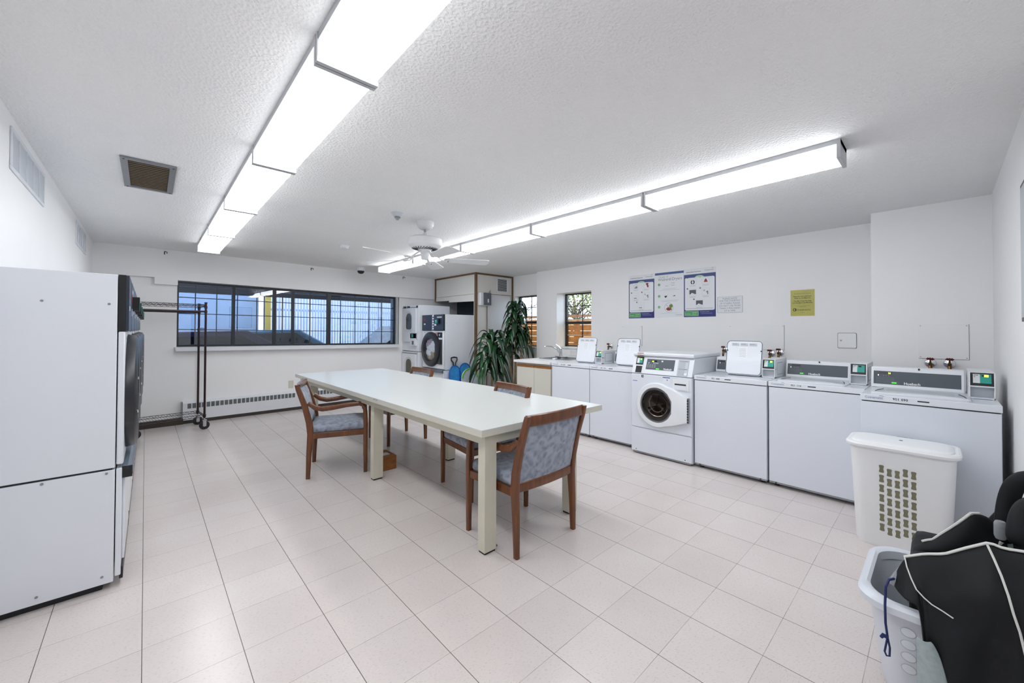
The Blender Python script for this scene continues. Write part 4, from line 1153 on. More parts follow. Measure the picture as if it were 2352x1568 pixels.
# door: round with a blunt wedge toward the right edge
cx_, cz_ = .312, .560; R_ = .232
arc = [(cx_+cos(radians(a))*R_, cz_+sin(radians(a))*R_) for a in range(62, 299, 6)]
outl = [(.652, .672)]+[(.50, .745)]+arc+[(.50, .370), (.652, .425)]
mb = MB(); n_ = len(outl); cc = (.33, .56)
def sc2(p, k): return (cc[0]+(p[0]-cc[0])*k, cc[1]+(p[1]-cc[1])*k)
inner = [(cx_+cos(atan2(p[1]-cz_, p[0]-cx_))*.185, cz_+sin(atan2(p[1]-cz_, p[0]-cx_))*.185) for p in outl]
rs = [[(p[0], .0, p[1]) for p in outl], [(p[0], -.022, p[1]) for p in outl], [(sc2(p, .965)[0], -.034, sc2(p, .965)[1]) for p in outl], [(p[0], -.036, p[1]) for p in inner], [(cx_+(p[0]-cx_)*.95, -.016, cz_+(p[1]-cz_)*.95) for p in inner]]
mb.rings(rs, M['plastic_w'], cap=False); dr = mb.build('door', fl, smooth=True, angle=50)
mb = MB(); mb.ring((cx_, cz_), .165, .178, -.03, -.012, M['steel'], 48); mb.build('door_trim_ring', dr, smooth=True)
mb = MB(); mb.lathe([(.17, -.018), (.15, -.026), (.11, -.022), (.05, -.016), (.001, -.014)], M['drum_glass'], c=(cx_, 0, cz_), axis='y', seg=48, cap=False); mb.build('door_glass', dr, smooth=True)
mb = MB(); mb.box(.645, .660, -.028, -.002, .425, .672, M['steel'])
for k in range(9): mb.box(.6448, .6602, -.0285, -.027, .43+k*.0265, .440+k*.0265, M['black'])
mb.build('hinge', dr)
mb = MB(); mb.lathe([(.178, -.012), (.17, -.004), (.14, -.001), (.001, -.0008)], M['steel_dark'], c=(cx_, 0, cz_), axis='y', seg=40, cap=False)
for r_, yy in ((.12, -.006), (.075, -.008)):
    mb.tube([(cx_+cos(radians(a))*r_, yy, cz_+sin(radians(a))*r_) for a in range(200, 345, 8)], .006, M['chrome'] if r_ > .1 else M['steel'], 8)
mb.tube([(cx_-.06, -.008, cz_+.09), (cx_-.09, -.008, cz_+.03), (cx_-.08, -.008, cz_-.03)], .007, M['cloth_tan'], 8); mb.build('drum', fl, smooth=True)

# taps with hoses behind the washers
def tap(label, loc, hose=True, group='water taps behind the washers'):
    tpp = thing('water_tap', label, 'tap', loc, -pi/2, group)
    mb = MB(); mb.lathe([(.038, -.001), (.034, -.010), (.018, -.016), (.012, -.018)], M['chrome'], axis='y', seg=24); mb.build('escutcheon', tpp, smooth=True)
    mb = MB(); mb.tube([(0, -.012, 0), (0, -.06, 0), (0, -.085, -.005)], [.011, .014, .012], M['brass'], 10); mb.tube([(0, -.065, 0), (0, -.075, -.03), (0, -.08, -.05)], [.012, .012, .014], M['brass'], 10)
    b = mb.build('tap_body', tpp, smooth=True)
    mb = MB(); mb.tube([(0, -.065, .0), (0, -.078, .035)], .006, M['brass'], 8)
    for k in range(4):
        a = pi*k/4; mb.tube([(cos(a)*.026, -.08, .04+sin(a)*.012), (-cos(a)*.026, -.08, .04-sin(a)*.012)], .0055, M['red_handle'], 6)
    mb.build('tap_handle', tpp, smooth=True)
    if hose:
        mb = MB(); mb.tube([(0, -.08, -.05), (0, -.085, -.12), (0, -.08, -.20), (0, -.07, -.30)], .011, M['black_soft'], 8); mb.build('hose', tpp, smooth=True)
tap('brass tap with dark red handle between the front loader and the next raised lid', (5.24, 1.92, 1.10))
tap('brass tap right of the raised lid, under the wall access panel, inner one', (5.24, 1.40, 1.075))
tap('brass tap with dark red handle under the wall access panel, outer one', (5.24, 1.31, 1.09))
tap('brass tap with chrome collar under the square cover plate, left one', (4.82, .072, 1.068))
tap('brass tap with chrome collar under the square cover plate, right one', (4.82, -.042, 1.070))
tap('brass tap behind the raised lid beside the small window', (5.24, 3.66, 1.09))

# ================================================================== WALL SIGNS AND PANELS
def board(label, name, y0, z0, L, Hh, x=5.24, cat='poster', group=None):
    return thing(name, label, cat, (x, y0, z0), -pi/2, group)
def rectm(mb, x0, x1, z0, z1, m, off): mb.box(x0, x1, -off, -off+.0004, z0, z1, m)
def disc(mb, x, z, r, m, off, n=16): mb.prism([(x+cos(2*pi*k/n)*r, z+sin(2*pi*k/n)*r) for k in range(n)], 'y', -off, -off+.0003, m)
def instr_poster(y0, Hh, label, pics):
    L = .425
    mb = MB(); mb.box(0, L, -.003, -.0004, 0, Hh, M['paper'])
    mb.text('Laundry Room Instructions', .0185, .03, -.0036, Hh-.050, M['black_ink'], bold=True)
    mb.text('Coinamatic', .026, L-.025, -.0036, Hh-.045, M['grey_ink'], align='r')
    mb.tube([(L-.05, -.0036, Hh-.018), (L-.038, -.0036, Hh-.010), (L-.026, -.0036, Hh-.016)], .0015, M['blue_ink'], 4)
    rectm(mb, 0, L, 0, Hh-.075, M['poster_navy'], .0034)
    rectm(mb, 0, L, 0, .088, M['poster_deep'], .0036)
    mb.prism(rrect(L/2-.014, (Hh-.075-.045-.088)/2, .02, L/2, .088+(Hh-.075-.045-.088)/2), 'y', -.0042, -.0038, M['paper'])
    zt_ = Hh-.075-.045
    mb.prism([(L/2+cos(radians(a))*.06, zt_-.001+sin(radians(a))*.025) for a in range(0, 181, 15)], 'y', -.0046, -.0042, M['green_pale'])
    mb.text('WASHER' if pics == 0 else 'DRYER', .012, L/2, -.0048, zt_+.004, M['green_ink'], align='c', bold=True)
    rectm(mb, .012, .20, .014, .078, M['green_ink'], .0040)
    for x0, x1 in ((.012, .20),):
        for b in ((x0, x1, .074, .078), (x0, x1, .014, .018), (x0, x0+.004, .014, .078), (x1-.004, x1, .014, .078)): rectm(mb, b[0], b[1], b[2], b[3], M['green_pale'], .0043)
    mb.text('No Refunds', .015, .02, -.0046, .036, M['white_ink']); mb.text('Questions?', .015, .115, -.0046, .052, M['white_ink']); mb.text('Service call', .012, .115, -.0046, .03, M['white_ink'])
    mb.text('Not responsible for articles left', .010, .22, -.0046, .064, M['white_ink'], sx=.95)
    for z in (.048, .040): rectm(mb, .23, .38, z, z+.003, M['grey_ink'], .0040)
    cells = [(.06, .375), (.235, .375), (.06, .225), (.235, .225), (.15, .08)]
    for i, (x, z) in enumerate(cells):
        z = z+.088-.03
        disc(mb, x-.012, z+.10, .010, M['black_ink'], .0045)
        mb.text(str(i+1), .014, x-.016, -.0050, z+.095, M['white_ink'])
        rectm(mb, x+.012, x+.112, z, z+.095, M['label_grey'], .0044); rectm(mb, x+.0135, x+.1105, z+.0015, z+.0935, M['paper'], .0047)
        for k in range(2): rectm(mb, x+.02, x+.10, z-.012-k*.008, z-.009-k*.008, M['pale_ink'], .0044)
        cxx, czz = x+.062, z+.045
        if pics == 0:
            if i == 0: disc(mb, cxx, czz, .034, M['pale_ink'], .0050); disc(mb, cxx, czz, .030, M['paper'], .0053); mb.prism([(cxx-.03, czz-.03), (cxx+.03, czz-.03), (cxx+.02, czz), (cxx+.005, czz+.006), (cxx-.01, czz-.012)], 'y', -.0058, -.0055, M['grey_ink'])
            elif i == 1: mb.prism([(cxx-.01, czz+.035), (cxx+.035, czz+.038), (cxx+.03, czz+.01), (cxx+.038, czz-.005), (cxx+.034, czz-.03), (cxx-.005, czz-.02), (cxx+.005, czz)], 'y', -.0054, -.0050, M['red_ink']); disc(mb, cxx-.004, czz-.012, .016, M['white_ink'], .0058)
            elif i == 3: mb.prism([(cxx+.0, czz), (cxx+.03, czz+.018), (cxx+.034, czz-.03), (cxx+.02, czz-.035), (cxx+.018, czz-.012)], 'y', -.0054, -.0050, M['grey_ink']); disc(mb, cxx-.02, czz+.02, .012, M['pale_ink'], .0052)
            else: rectm(mb, cxx-.03, cxx-.008, czz-.035, czz-.02, M['grey_ink'], .0052); rectm(mb, cxx-.004, cxx+.012, czz-.035, czz-.02, M['grey_ink'], .0052); rectm(mb, cxx-.03, cxx+.03, czz+.01, czz+.012, M['pale_ink'], .0052)
        else:
            if i == 0: disc(mb, cxx, czz-.01, .028, M['black_ink'], .0050); disc(mb, cxx, czz-.01, .014, M['paper'], .0054); rectm(mb, cxx-.004, cxx+.004, czz-.04, czz+.02, M['paper'], .0056)
            elif i == 1: mb.prism([(cxx-.026, czz-.02), (cxx+.026, czz-.02), (cxx+.012, czz+.012), (cxx+.0, czz+.028), (cxx-.012, czz+.012)], 'y', -.0054, -.0050, M['red_ink'])
            elif i in (2, 4): rectm(mb, cxx-.045, cxx+.045, czz-.022, czz+.036, M['panel_grey'], .0050); mb.prism([(cxx-.03, czz-.022), (cxx-.012, czz-.004), (cxx+.03, czz-.02)], 'y', -.0058, -.0054, M['white_ink'])
            else: mb.prism([(cxx+.0, czz), (cxx+.03, czz+.018), (cxx+.034, czz-.03), (cxx+.02, czz-.035), (cxx+.018, czz-.012)], 'y', -.0054, -.0050, M['grey_ink']); disc(mb, cxx-.02, czz+.02, .012, M['pale_ink'], .0052)
    for z in (.108, .116): rectm(mb, .03, L-.03, z, z+.003, M['grey_ink'] if z < .11 else M['pale_ink'], .0044)
    o = mb.build('instruction_poster', loc=(5.24, y0, 1.527), rot=-pi/2); tag(o, label, 'poster', 'posters over the washers'); return o
instr_poster(3.333, .645, 'blue bordered laundry instruction poster, left of the usage poster', 0)
instr_poster(2.463, .650, 'blue bordered laundry instruction poster with dark pictures, right of the usage poster', 1)
mb = MB(); L, Hh = .432, .636
mb.box(0, L, -.0035, -.0004, 0, Hh, M['paper']); rectm(mb, 0, L, Hh-.032, Hh, M['poster_blue'], .0039)
mb.text('Usage of', .042, .055, -.0042, Hh-.075, M['pale_ink']); mb.text('Washers', .056, .05, -.0042, Hh-.118, M['grey_ink'], sx=.92); mb.text('&', .056, .222, -.0042, Hh-.118, M['pale_ink']); mb.text('Dryers', .056, .262, -.0042, Hh-.118, M['grey_ink'], sx=.92)
for i, z in enumerate((Hh-.17, Hh-.335, Hh-.49)):
    disc(mb, .066, z, .018, M['green_ink'], .0042); mb.text(str(i+1), .026, .066, -.0046, z-.009, M['white_ink'], align='c', bold=True)
for x0, x1, z in ((.25, .30, .475), (.25, .298, .445), (.16, .205, .44)): rectm(mb, x0, x1, z, z+.004, M['grey_ink'], .0042)
mb.text('+', .03, .222, -.0042, .452, M['pale_ink'])
for x0, x1, z in ((.12, .32, .40), (.08, .37, .383), (.09, .36, .235), (.11, .34, .219), (.10, .34, .055)): rectm(mb, x0, x1, z, z+.003, M['pale_ink'], .0042)
mb.prism([(.145, .30), (.19, .305), (.185, .29), (.165, .272), (.155, .285)], 'y', -.0044, -.0040, M['black_ink']); mb.prism([(.27, .292), (.30, .305), (.315, .292)], 'y', -.0044, -.0040, M['black_ink'])
disc(mb, .215, .135, .066, M['grey_ink'], .0042, 28); disc(mb, .215, .135, .063, M['paper'], .0045, 28)
mb.prism([(.170, .115), (.20, .14), (.235, .135), (.265, .11), (.235, .095), (.20, .092)], 'y', -.0051, -.0048, M['red_ink']); disc(mb, .246, .155, .027, M['olive'], .0050); mb.prism([(.169, .18), (.172, .183), (.262, .091), (.259, .088)], 'y', -.0057, -.0054, M['grey_ink'])
mb.text('Coinamatic', .022, L-.02, -.0042, .025, M['grey_ink'], align='r')
o = mb.build('usage_poster', loc=(5.24, 2.898, 1.532), rot=-pi/2); tag(o, 'white usage of washers and dryers poster with blue top band', 'poster', 'posters over the washers')
# courtesy note
nt = thing('courtesy_note', 'white framed courtesy notice asking for no more than two machines', 'sign', (5.24, 2.018, 1.572), -pi/2)
mb = MB(); L, Hh = .302, .204; mb.box(0, L, -.004, -.0004, 0, Hh, M['paper'])
lines = ['PLEASE NOTE', 'FOR THE COURTESY', 'OF OTHERS, PLEASE', 'DO NOT USE MORE', 'THAN 2 MACHINES', 'AT A TIME']
for i, s_ in enumerate(lines): mb.text(s_, .029, L/2, -.0044, Hh-.034-i*.031, M['grey_ink'], align='c', sx=.9 if i in (1, 2) else .95, spacing=1.05)
mb.box(L/2-.085, L/2+.085, -.0044, -.004, Hh-.039, Hh-.0375, M['grey_ink']); mb.build('note_sheet', nt)
mb = MB()
for b in ((0, L, 0, .004), (0, L, Hh-.004, Hh), (0, .004, 0, Hh), (L-.004, L, 0, Hh)): mb.box(b[0], b[1], -.007, -.004, b[2], b[3], M['label_grey'])
mb.build('note_border', nt)
# yellow notice
mb = MB(); L, Hh = .228, .292; mb.box(0, L, -.002, -.0004, 0, Hh, M['yellow_paper']); BI = M['black_ink']
mb.text('Do not overload the machines', .0125, L/2, -.0026, Hh-.045, BI, align='c'); mb.text('Please Do Not Add Extra', .0165, L/2, -.0026, Hh-.078, BI, align='c', bold=True); mb.text('Water to the Machines', .0165, L/2, -.0026, Hh-.098, BI, align='c', bold=True)
mb.text('This May Cause Flooding', .0165, L/2, -.0026, Hh-.130, BI, align='c', bold=True); mb.text('and Damage to the Machines', .0165, L/2, -.0026, Hh-.150, BI, align='c', bold=True, sx=.98)
mb.text('If you need any assistance please call', .0095, L/2, -.0026, Hh-.182, BI, align='c'); mb.text('customer service', .0095, L/2, -.0026, Hh-.193, BI, align='c')
mb.text('inamatic', .034, .062, -.0026, .058, BI, spacing=1.15); mb.ring((.040, .070), .011, .0175, -.0028, -.0022, BI, 24); mb.prism([(.040, .0705), (.050, .0795), (.059, .0705), (.050, .0615)], 'y', -.0031, -.0027, BI)
mb.text('coinamatic', .009, L/2, -.0026, .033, BI, align='c')
o = mb.build('yellow_notice', loc=(5.24, 1.205, 1.512), rot=-pi/2); tag(o, 'yellow paper notice taped on the right wall', 'sign')
# access covers
def cover(name, label, x, y0, z0, L, Hh, screws=True, rnd_=0):
    t_ = thing(name, label, 'access panel', (x, y0, z0), -pi/2)
    mb = MB()
    if rnd_:
        mb.prism(rrect(L/2, Hh/2, rnd_, L/2, Hh/2), 'y', -.004, -.0004, M['seam']); mb.prism(rrect(L/2-.003, Hh/2-.003, rnd_, L/2, Hh/2), 'y', -.007, -.003, W_)
    else:
        mb.box(.0, L+.003, -.0025, -.0004, -.003, Hh, M['grey_ink']); mb.box(0, L, -.007, -.002, 0, Hh, W_)
    mb.build('panel_plate', t_, bevel=.001)
    mb = MB()
    if screws:
        for x_ in (.012, L-.012):
            for z_ in (.012, Hh-.012): mb.cyl((x_, -.0075, z_), (x_, -.006, z_), .004, M['steel'], 8)
        mb.build('screws', t_)
    else:
        mb.cyl((.030, -.011, Hh*.5), (.030, -.007, Hh*.5), .008, M['steel'], 12); mb.build('latch', t_)
cover('access_panel', 'small rounded access door on the right wall above the second washer from the right', 5.24, .776, 1.163, .160, .161, False, .014)
cover('access_panel', 'painted square cover plate over the two chrome collar taps', 4.82, .144, 1.109, .297, .292)
cover('access_panel', 'painted wide cover plate behind the raised lid right of the front loader', 5.24, 1.873, 1.12, .602, .29)
cover('access_panel', 'painted cover plate behind the raised lid left of the front loader', 5.24, 3.45, 1.12, .342, .293)
bd = thing('notice_board', 'grey framed board at the right edge on the front wall', 'board', (3.075, -.286, 1.39), pi)
mb = MB(); mb.box(0, .6, -.012, -.0004, 0, .67, M['frame_dark']); mb.build('board_frame', bd, bevel=.002)
mb = MB(); mb.box(.02, .58, -.014, -.012, .02, .65, M['label_grey']); mb.build('board_face', bd)

# ================================================================== TABLE
tb = thing('work_table', 'long white laminate folding table with cream square legs in the middle of the room', 'table', (1.40, 1.87, 0))
ZT = .757
mb = MB(); mb.box(-.01, 1.155, 0, 4.10, ZT-.005, ZT, M['laminate']); mb.box(-.01, 1.155, 0, 4.10, ZT-.042, ZT-.005, M['laminate_edge']); mb.build('table_top', tb)
mb = MB(); LC = M['leg_cream']
mb.box(.04, .92, .035, .055, .655, ZT-.0425, LC); mb.box(.04, .92, 4.03, 4.05, .655, ZT-.0425, LC); mb.box(.04, .06, .055, 4.03, .655, ZT-.0425, LC); mb.box(.90, .92, .055, 4.03, .655, ZT-.0425, LC)
mb.build('apron', tb)
for y in (.036, 1.668, 3.30+.30):
    for x in (.041, .804):
        mb = MB(); mb.box(x, x+.088, y, y+.068, .012, .66, LC); lg = mb.build('leg', tb, bevel=.0015)
        mb = MB(); mb.box(x+.005, x+.083, y+.005, y+.063, 0, .013, M['black_soft']); mb.build('foot_pad', lg)
mb = MB()
for x, y in ((.80, .03), (.041, .03)):
    mb.box(x+.02 if x > .5 else x+.10, x+.05 if x > .5 else x+.125, y-.0 if x > .5 else y+.04, y+.035 if x > .5 else y+.07, 0, .008, M['panel_grey'])
mb.tube([(-.013, 1.47, .742), (-.016, 1.485, .757), (-.018, 1.52, .757), (-.016, 1.535, .742)], .0018, M['steel'], 5)
mb.build('bracket', tb)
o = MB().box(0, .145, 0, .24, 0, .13, M['oak']).box(.02, .11, .06, .14, .1301, .1308, M['label_grey']).build('wooden_box', loc=(1.587, 3.706, 0), bevel=.002); tag(o, 'small oak coloured wooden box on the floor behind the middle table leg', 'box')

# ================================================================== CHAIRS
def make_chair():
    # front faces -y, origin at the centre between the feet on the floor
    C = thing('armchair', '', 'chair')
    WD = M['wood']; hw, hd = .262, .235
    def bar(pts, r, flat=None, nm='leg', sm=True):
        mb = MB(); mb.tube(pts, r, WD, 10, flat=flat); return mb.build(nm, C, smooth=True)
    def slab(pts_b, nm):   # swept rectangular bar: list of (centre, wx, wz-ish half sizes)
        pass
    for s in (-1, 1):
        # back post: foot, up through the seat, leaning back to the top
        mb = MB(); prof = [(hd+.005, 0, .014, .017), (hd-.0, .20, .017, .021), (hd-.012, .40, .019, .026), (hd-.002, .50, .018, .027), (hd+.035, .65, .017, .024), (hd+.085, .80, .016, .022), (hd+.098, .845, .015, .018)]
        rs = []
        for y, z, a, b in prof: rs.append([(s*(hw-.008)+px_, y+py_, z) for px_, py_ in rrect(a, b, min(a, b)*.55, n=3)])
        mb.rings(rs, WD); mb.build('leg', C, smooth=True)
        # front leg running up into the arm
        mb = MB(); rs = []
        for y, z, a, b in ((-hd, 0, .014, .016), (-hd, .2, .017, .018), (-hd, .44, .018, .020), (-hd+.004, .56, .017, .019), (-hd+.012, .612, .016, .018)):
            rs.append([(s*hw+px_, y+py_, z) for px_, py_ in rrect(a, b, min(a, b)*.55, n=3)])
        mb.rings(rs, WD); mb.build('leg', C, smooth=True)
        mb = MB(); pts = [(s*hw, -hd+.012, .600), (s*hw, -hd+.02, .632), (s*hw, -hd+.055, .648), (s*hw, -.06, .640), (s*(hw), .05, .624), (s*(hw), .13, .618), (s*(hw-.003), .19, .635), (s*(hw-.006), .245, .68)]
        mb.tube(pts, [.017, .018, .017, .017, .018, .018, .018, .015], WD, 10, flat=(1.25, .8)); mb.build('armrest', C, smooth=True)
    # back rails
    mb = MB(); rs = []
    for k in range(9):
        x = -hw+.01+(2*hw-.02)*k/8; b = .022*(1-((k-4)/4)**2)
        rs.append([(x, hd+.085+b+py_, .815+pz_) for py_, pz_ in rrect(.013, .034, .011, n=3)])
    mb.rings(rs, WD); mb.build('top_rail', C, smooth=True)
    mb = MB(); rs = []
    for k in range(9):
        x = -hw+.02+(2*hw-.04)*k/8; b = .018*(1-((k-4)/4)**2)
        rs.append([(x, hd-.008+b+py_, .405+pz_) for py_, pz_ in rrect(.013, .03, .010, n=3)])
    mb.rings(rs, WD); mb.build('rear_rail', C, smooth=True)
    # seat frame
    mb = MB()
    mb.box(-hw-.008, -hw+.018, -hd+.01, hd-.01, .355, .405, WD); mb.box(hw-.018, hw+.008, -hd+.01, hd-.01, .355, .405, WD); mb.box(-hw+.01, hw-.01, -hd-.008, -hd+.018, .355, .405, WD)
    mb.build('seat_frame', C, bevel=.004)
    # seat cushion: pillowed
    mb = MB(); rs = []
    for z, k in ((.398, .96), (.415, 1.0), (.445, 1.0), (.463, .965), (.472, .80), (.476, .45), (.477, .02)):
        rs.append([(x*k, y*k-.005, z) for x, y in rrect(hw-.012, hd+.005, .04, n=5)])
    mb.rings(rs, M['fabric']); mb.build('seat_cushion', C, smooth=True, angle=60)
    # upholstered back, curved
    mb = MB(); NX, NZ = 10, 8; 
    def bk(i, j, off):
        x = (-hw+.018+(2*hw-.036)*i/NX); z = .428+(.788-.428)*j/NZ
        t_ = (z-.405)/.40
        y = hd-.006+.088*max(0, t_)**1.2+.018*(1-((i-NX/2)/(NX/2))**2)
        return (x, y+off, z)
    for off, flip in ((.014, 1), (-.030, 0)):
        vs = []
        for j in range(NZ+1):
            for i in range(NX+1):
                e = min(i, NX-i, j, NZ-j); k = 0 if e == 0 else (.75 if e == 1 else 1)
                vs.append(bk(i, j, off*k))
        fs = []
        for j in range(NZ):
            for i in range(NX):
                a = j*(NX+1)+i; q = (a, a+1, a+NX+2, a+NX+1); fs.append(q[::-1] if flip else q)
        mb.add(vs, fs, M['fabric'])
    mb.build('back_cushion', C, smooth=True, angle=80)
    return C
ch = make_chair()
ch.location = (1.815, 1.995, 0); ch.rotation_euler = (0, 0, pi); tag(ch, 'wooden armchair with blue grey fabric, back to the viewer at the near table end', 'chair', 'wooden armchairs at the table')
for loc, rot, lab in (((1.352, 4.145, 0), radians(69.5), 'wooden armchair with blue grey fabric on the left side of the table'),
                      ((2.075, 2.80, 0), radians(-97), 'wooden armchair tucked under the right side of the table, nearer the viewer'),
                      ((2.225, 4.725, 0), -pi/2, 'wooden armchair at the right side of the table, farther from the viewer')):
    c = copy_tree(ch); c.location = loc; c.rotation_euler = (0, 0, rot); c['label'] = lab

# ================================================================== HAMPER, BASKET, BAG
hp = thing('laundry_hamper', 'tall white plastic laundry hamper with lid and rows of hourglass holes', 'hamper', (3.385, .185, 0), -pi/2)
mb = MB(); rs = []
for z, hx, hy, r in ((0, .205, .112, .05), (.02, .215, .120, .06), (.55, .238, .145, .07), (.60, .240, .150, .07), (.605, .246, .158, .075), (.612, .246, .158, .075)):
    rs.append([(x, y, z) for x, y in rrect(hx, hy, r)])
mb.rings(rs, M['hamper']); hb = mb.build('hamper_body', hp, smooth=True, angle=50)
mb = MB()
def hy_at(z): return -(.120+(.145-.120)*(z-.02)/.53)-.0006
for c in range(5):
    for r in range(7):
        x = -.082+c*.036; z = .125+r*.0605+(-.006, .010, .012, -.006, .0)[c]*-1
        for (hw_, hh_, m, off) in ((.0158, .0275, M['hole_rim'], 0), (.0122, .0232, M['hamper_hole'], .0012)):
            o_ = [(x-hw_, z+hh_*.85), (x-hw_*.5, z+hh_), (x+hw_*.5, z+hh_), (x+hw_, z+hh_*.85), (x+hw_*.72, z), (x+hw_, z-hh_*.85), (x+hw_*.5, z-hh_), (x-hw_*.5, z-hh_), (x-hw_, z-hh_*.85), (x-hw_*.72, z)]
            mb.add([(p[0], hy_at(p[1])-off, p[1]) for p in o_], [tuple(range(10))[::-1]], m)
mb.build('hamper_holes', hb)
mb = MB(); rs = []
for z, k in ((.612, .0), (.618, .008), (.632, .010), (.642, .004), (.645, -.006), (.641, -.014), (.641, -.02)):
    rs.append([(x, y, z) for x, y in rrect(.252+k, .166+k, .085)])
mb.rings(rs, M['hamper'], cap=False); mb.build('hamper_rim', hp, smooth=True)
mb = MB(); rs = []
for z, hx, hy in ((.628, .232, .147), (.643, .232, .147), (.650, .226, .141), (.653, .20, .12), (.656, .10, .06), (.657, .01, .01)):
    rs.append([(x, y, z) for x, y in rrect(hx, hy, min(.07, hy*.9))])
mb.rings(rs, M['hamper'], cap=False); mb.box(-.03, .05, .148, .166, .640, .6465, M['seam']); mb.build('hamper_lid', hp, smooth=True, angle=50)

bk_ = thing('laundry_basket', 'white open laundry basket with oval holes on the floor under the black bag', 'basket', (2.14, -.022, 0), 0)
mb = MB(); rs = []
HB = .38
outer = [(0, .165, .17, .06), (.012, .180, .185, .08), (.05, .188, .193, .09), (.33, .228, .225, .09), (.345, .232, .228, .09)]
inner_ = [(.345, .222, .218, .085), (.05, .182, .187, .085), (.02, .165, .17, .08)]
for z, hx, hy, r in outer+inner_: rs.append([(x, y, z) for x, y in rrect(hx, hy, r)])
mb.rings(rs, M['basket'], cap=False)
mb.add([(x, y, .02) for x, y in rrect(.165, .17, .08)], [tuple(range(28))], M['basket']); mb.add([(x, y, .0) for x, y in rrect(.165, .17, .06)], [tuple(range(28))[::-1]], M['basket'])
bb = mb.build('basket_body', bk_, smooth=True, angle=50)
mb = MB(); rs = []
for z, k in ((.345, -.010), (.340, .012), (.345, .026), (.368, .028), (.380, .018), (.382, .004), (.376, -.006), (.345, -.010)):
    rs.append([(x, y, z) for x, y in rrect(.232+k, .228+k, .10, n=8)])
mb.rings(rs, M['basket'], cap=False); mb.build('basket_rim', bk_, smooth=True)
mb = MB(); mbi = MB()
def side_x(z): return -(.188+(.228-.188)*(z-.05)/.28)
for c in range(5):
    for r in range(4):
        y = .112-c*.058; z = .145+r*.046
        mb.add([(side_x(z+sin(2*pi*k/20)*.018)-.0008, y+cos(2*pi*k/20)*.021, z+sin(2*pi*k/20)*.018) for k in range(20)], [tuple(range(20))], M['label_grey'])
        mb.add([(side_x(z+sin(2*pi*k/20)*.016)-.0016, y+cos(2*pi*k/20)*.019, z+.001+sin(2*pi*k/20)*.016) for k in range(20)], [tuple(range(20))], M['basket_hole'])
        mbi.add([(-side_x(z+sin(2*pi*k/20)*.017)-.012, y+cos(2*pi*k/20)*.024, z+sin(2*pi*k/20)*.017) for k in range(20)], [tuple(range(20))], M['beige_hole'])
mb.build('outer_holes', bb); mbi.build('inner_holes', bb)

# black gym bag slumped over the basket
bg = thing('gym_bag', 'black gym bag with pale piping slumped over the laundry basket', 'bag', (0, 0, 0))
def lerp_tab(tab, x):
    for (x0, y0), (x1, y1) in zip(tab, tab[1:]):
        if (x0-x)*(x1-x) <= 0: return y0+(y1-y0)*(x-x0)/(x1-x0) if x1 != x0 else y0
    return tab[0][1] if abs(x-tab[0][0]) < abs(x-tab[-1][0]) else tab[-1][1]
def cloth(name, fn, nu, nv, th, m, parent=bg):
    mb = MB()
    vs = [fn(i/nu, j/nv) for j in range(nv+1) for i in range(nu+1)]
    mb.add(vs, [(j*(nu+1)+i, j*(nu+1)+i+1, (j+1)*(nu+1)+i+1, (j+1)*(nu+1)+i) for j in range(nv) for i in range(nu)], m)
    o = mb.build(name, parent, smooth=True, angle=120)
    q = o.modifiers.new('thick', 'SOLIDIFY'); q.thickness = th; q.offset = 0
    q = o.modifiers.new('sub', 'SUBSURF'); q.levels = 1; q.render_levels = 1
    return o
TOPZ = [(.125, .455), (.10, .535), (.05, .565), (.0, .585), (-.05, .625), (-.10, .662), (-.13, .655), (-.17, .661), (-.26, .66)]
BOTZ = [(.125, .43), (.05, .418), (.046, .10), (.03, .03), (-.26, .03)]
def front_x(y, z):
    top = lerp_tab(TOPZ, y); d = max(0, top-z)
    x = 1.935-.075*min(1, d/.13)
    x -= .012*sin(y*38+z*9)*min(1, d*5)+.010*sin(y*21-z*17)*min(1, d*4)
    if z < .30: x -= .012*(.30-z)/.3
    return min(x, 1.872 if z < .40 else 1.95)
def front_fn(u, v):
    y = .125-.385*u**.9; top, bot = lerp_tab(TOPZ, y), lerp_tab(BOTZ, y)
    z = top+(bot-top)*v
    return (front_x(y, z), y, z)
cloth('front_panel', front_fn, 36, 18, .008, M['nylon'])
# body behind the front panel, sitting in the basket
mb = MB(); rs = []
for i in range(9):
    t_ = i/8; y = .10-.32*t_; tz = .50+.03*t_
    rs.append([(1.955, y, .42), (1.975, y, tz), (2.06, y, tz+.01), (2.18, y, tz-.01*sin(i)), (2.30, y, tz+.04), (2.345, y, .45), (2.31, y, .34), (2.20, y, .24), (2.02, y, .23), (1.96, y, .33)])
mb.rings(rs, M['nylon']); mb.build('bag_body', bg, smooth=True, sub=1, angle=120)
FLZ = [(.085, .505), (.06, .530), (.03, .545), (-.036, .634), (-.069, .676), (-.10, .678), (-.15, .64)]
def flap_fn(u, v):
    y = .085-.235*u; top = lerp_tab(FLZ, y)
    return (2.13+.05*u-.10*v*(1-v)+.012*sin(y*40), y-.02*v*u, top-(top-.47)*v)
cloth('rear_flap', flap_fn, 16, 8, .010, M['nylon'])
RPZ = [(-.09, .62), (-.12, .655), (-.132, .692), (-.165, .717), (-.20, .735), (-.26, .73)]
def rear_fn(u, v):
    y = -.09-.17*u; top = lerp_tab(RPZ, y)
    return (2.24-.06*v+.015*sin(y*60+v*4)-.05*u*v, y, top-(top-.50)*v)
cloth('rear_panel', rear_fn, 12, 8, .014, M['nylon'])
def pipe(pts, r): 
    mb = MB(); mb.tube(pts, r, M['piping'], 6); mb.build('piping', bg, smooth=True)
pipe([(front_x(y, lerp_tab(TOPZ, y))-.002, y, lerp_tab(TOPZ, y)+.004) for y in [.10-.015*k for k in range(24)]], .0042)
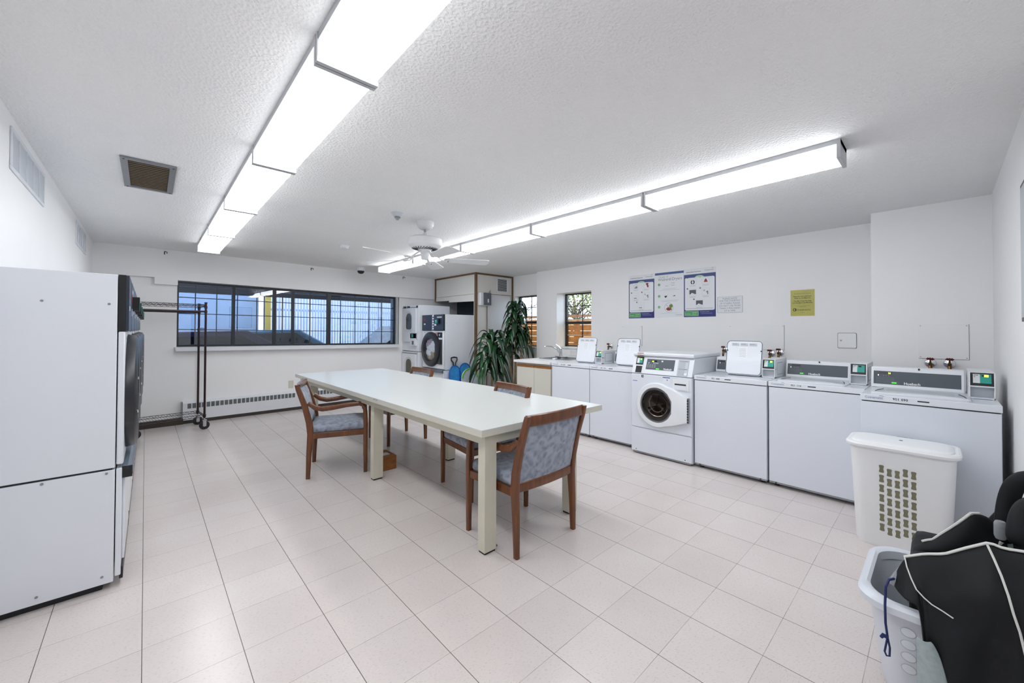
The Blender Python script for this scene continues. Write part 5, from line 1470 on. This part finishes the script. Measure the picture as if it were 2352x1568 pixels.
pipe([(front_x(y, z)-.007, y, z) for y, z in ((.098, .540), (.092, .515), (.080, .488), (.067, .465), (.048, .450), (.03, .438), (.005, .428), (-.019, .420))], .0022)
pipe([(front_x(y, z)-.008, y, z) for y, z in ((-.096, .66), (-.108, .63), (-.122, .59), (-.134, .545), (-.143, .499), (-.155, .45), (-.164, .394), (-.172, .34), (-.178, .28))], .0034)
pipe([(flap_fn((.085-y)/.235, 0)[0]-.004, y, lerp_tab(FLZ, y)+.003) for y in (.06, .045, .03, .01, -.015, -.036, -.055, -.069, -.09)], .0045)
pipe([(2.165, -.128, .575), (2.16, -.145, .605), (2.17, -.158, .635), (2.19, -.166, .665)], .006)
mb = MB(); mb.prism([(-.135, .56), (-.17, .56), (-.165, .65)], 'x', 2.168, 2.176, M['mesh_panel']); mb.build('mesh_gusset', bg)
# strap arching over the right side, with a padded grip
mb = MB(); mb.tube([(2.14, -.150, .60), (2.145, -.148, .68), (2.15, -.158, .77), (2.15, -.176, .828), (2.15, -.205, .852), (2.15, -.235, .83), (2.16, -.252, .74), (2.17, -.25, .62)], .022, M['nylon'], 10, flat=(1.3, .7)); mb.build('strap', bg, smooth=True, sub=2)
mb = MB(); mb.tube([(2.02, -.165, .645), (2.03, -.168, .70), (2.05, -.178, .76), (2.06, -.20, .79), (2.06, -.228, .77), (2.05, -.24, .69), (2.05, -.24, .63)], .024, M['nylon'], 10, flat=(1.2, .8)); mb.build('strap', bg, smooth=True, sub=2)
mb = MB(); mb.lathe([(.012, -.03), (.016, -.02), (.016, .02), (.012, .03)], M['grey_cloth'], c=(2.10, -.135, .66), axis='z', seg=10); mb.build('buckle', bg, smooth=True)
# silver mesh pocket bulging under the panel edge
def pocket_fn(u, v):
    y = .066-.10*u*(.35+.65*v**.6); z = .33-.30*v
    return (1.842-.018*sin(pi*u)-.012*v, y, z)
cloth('mesh_pocket', pocket_fn, 8, 10, .006, M['mesh_panel'])
# drawcord with knot and loop, coming out of a grey channel
mb = MB(); mb.tube([(1.935, .118, .455), (1.90, .138, .455), (1.872, .145, .44), (1.866, .147, .38), (1.866, .146, .316), (1.866, .141, .27)], .0040, M['navy_cord'], 6)
mb.tube([(1.866, .141, .27), (1.866, .146, .235), (1.866, .149, .215), (1.866, .144, .203), (1.866, .136, .206), (1.866, .135, .235), (1.866, .141, .27)], .0030, M['navy_cord'], 6)
mb.tube([(1.866, .141, .268), (1.862, .152, .272), (1.862, .158, .262)], [.006, .007, .005], M['navy_cord'], 6); mb.build('drawcord', bg, smooth=True)
mb = MB(); mb.tube([(1.95, .10, .50), (1.935, .115, .465), (1.93, .125, .440), (1.925, .128, .428)], [.010, .014, .016, .012], M['grey_cloth'], 8); mb.build('cord_channel', bg, smooth=True)
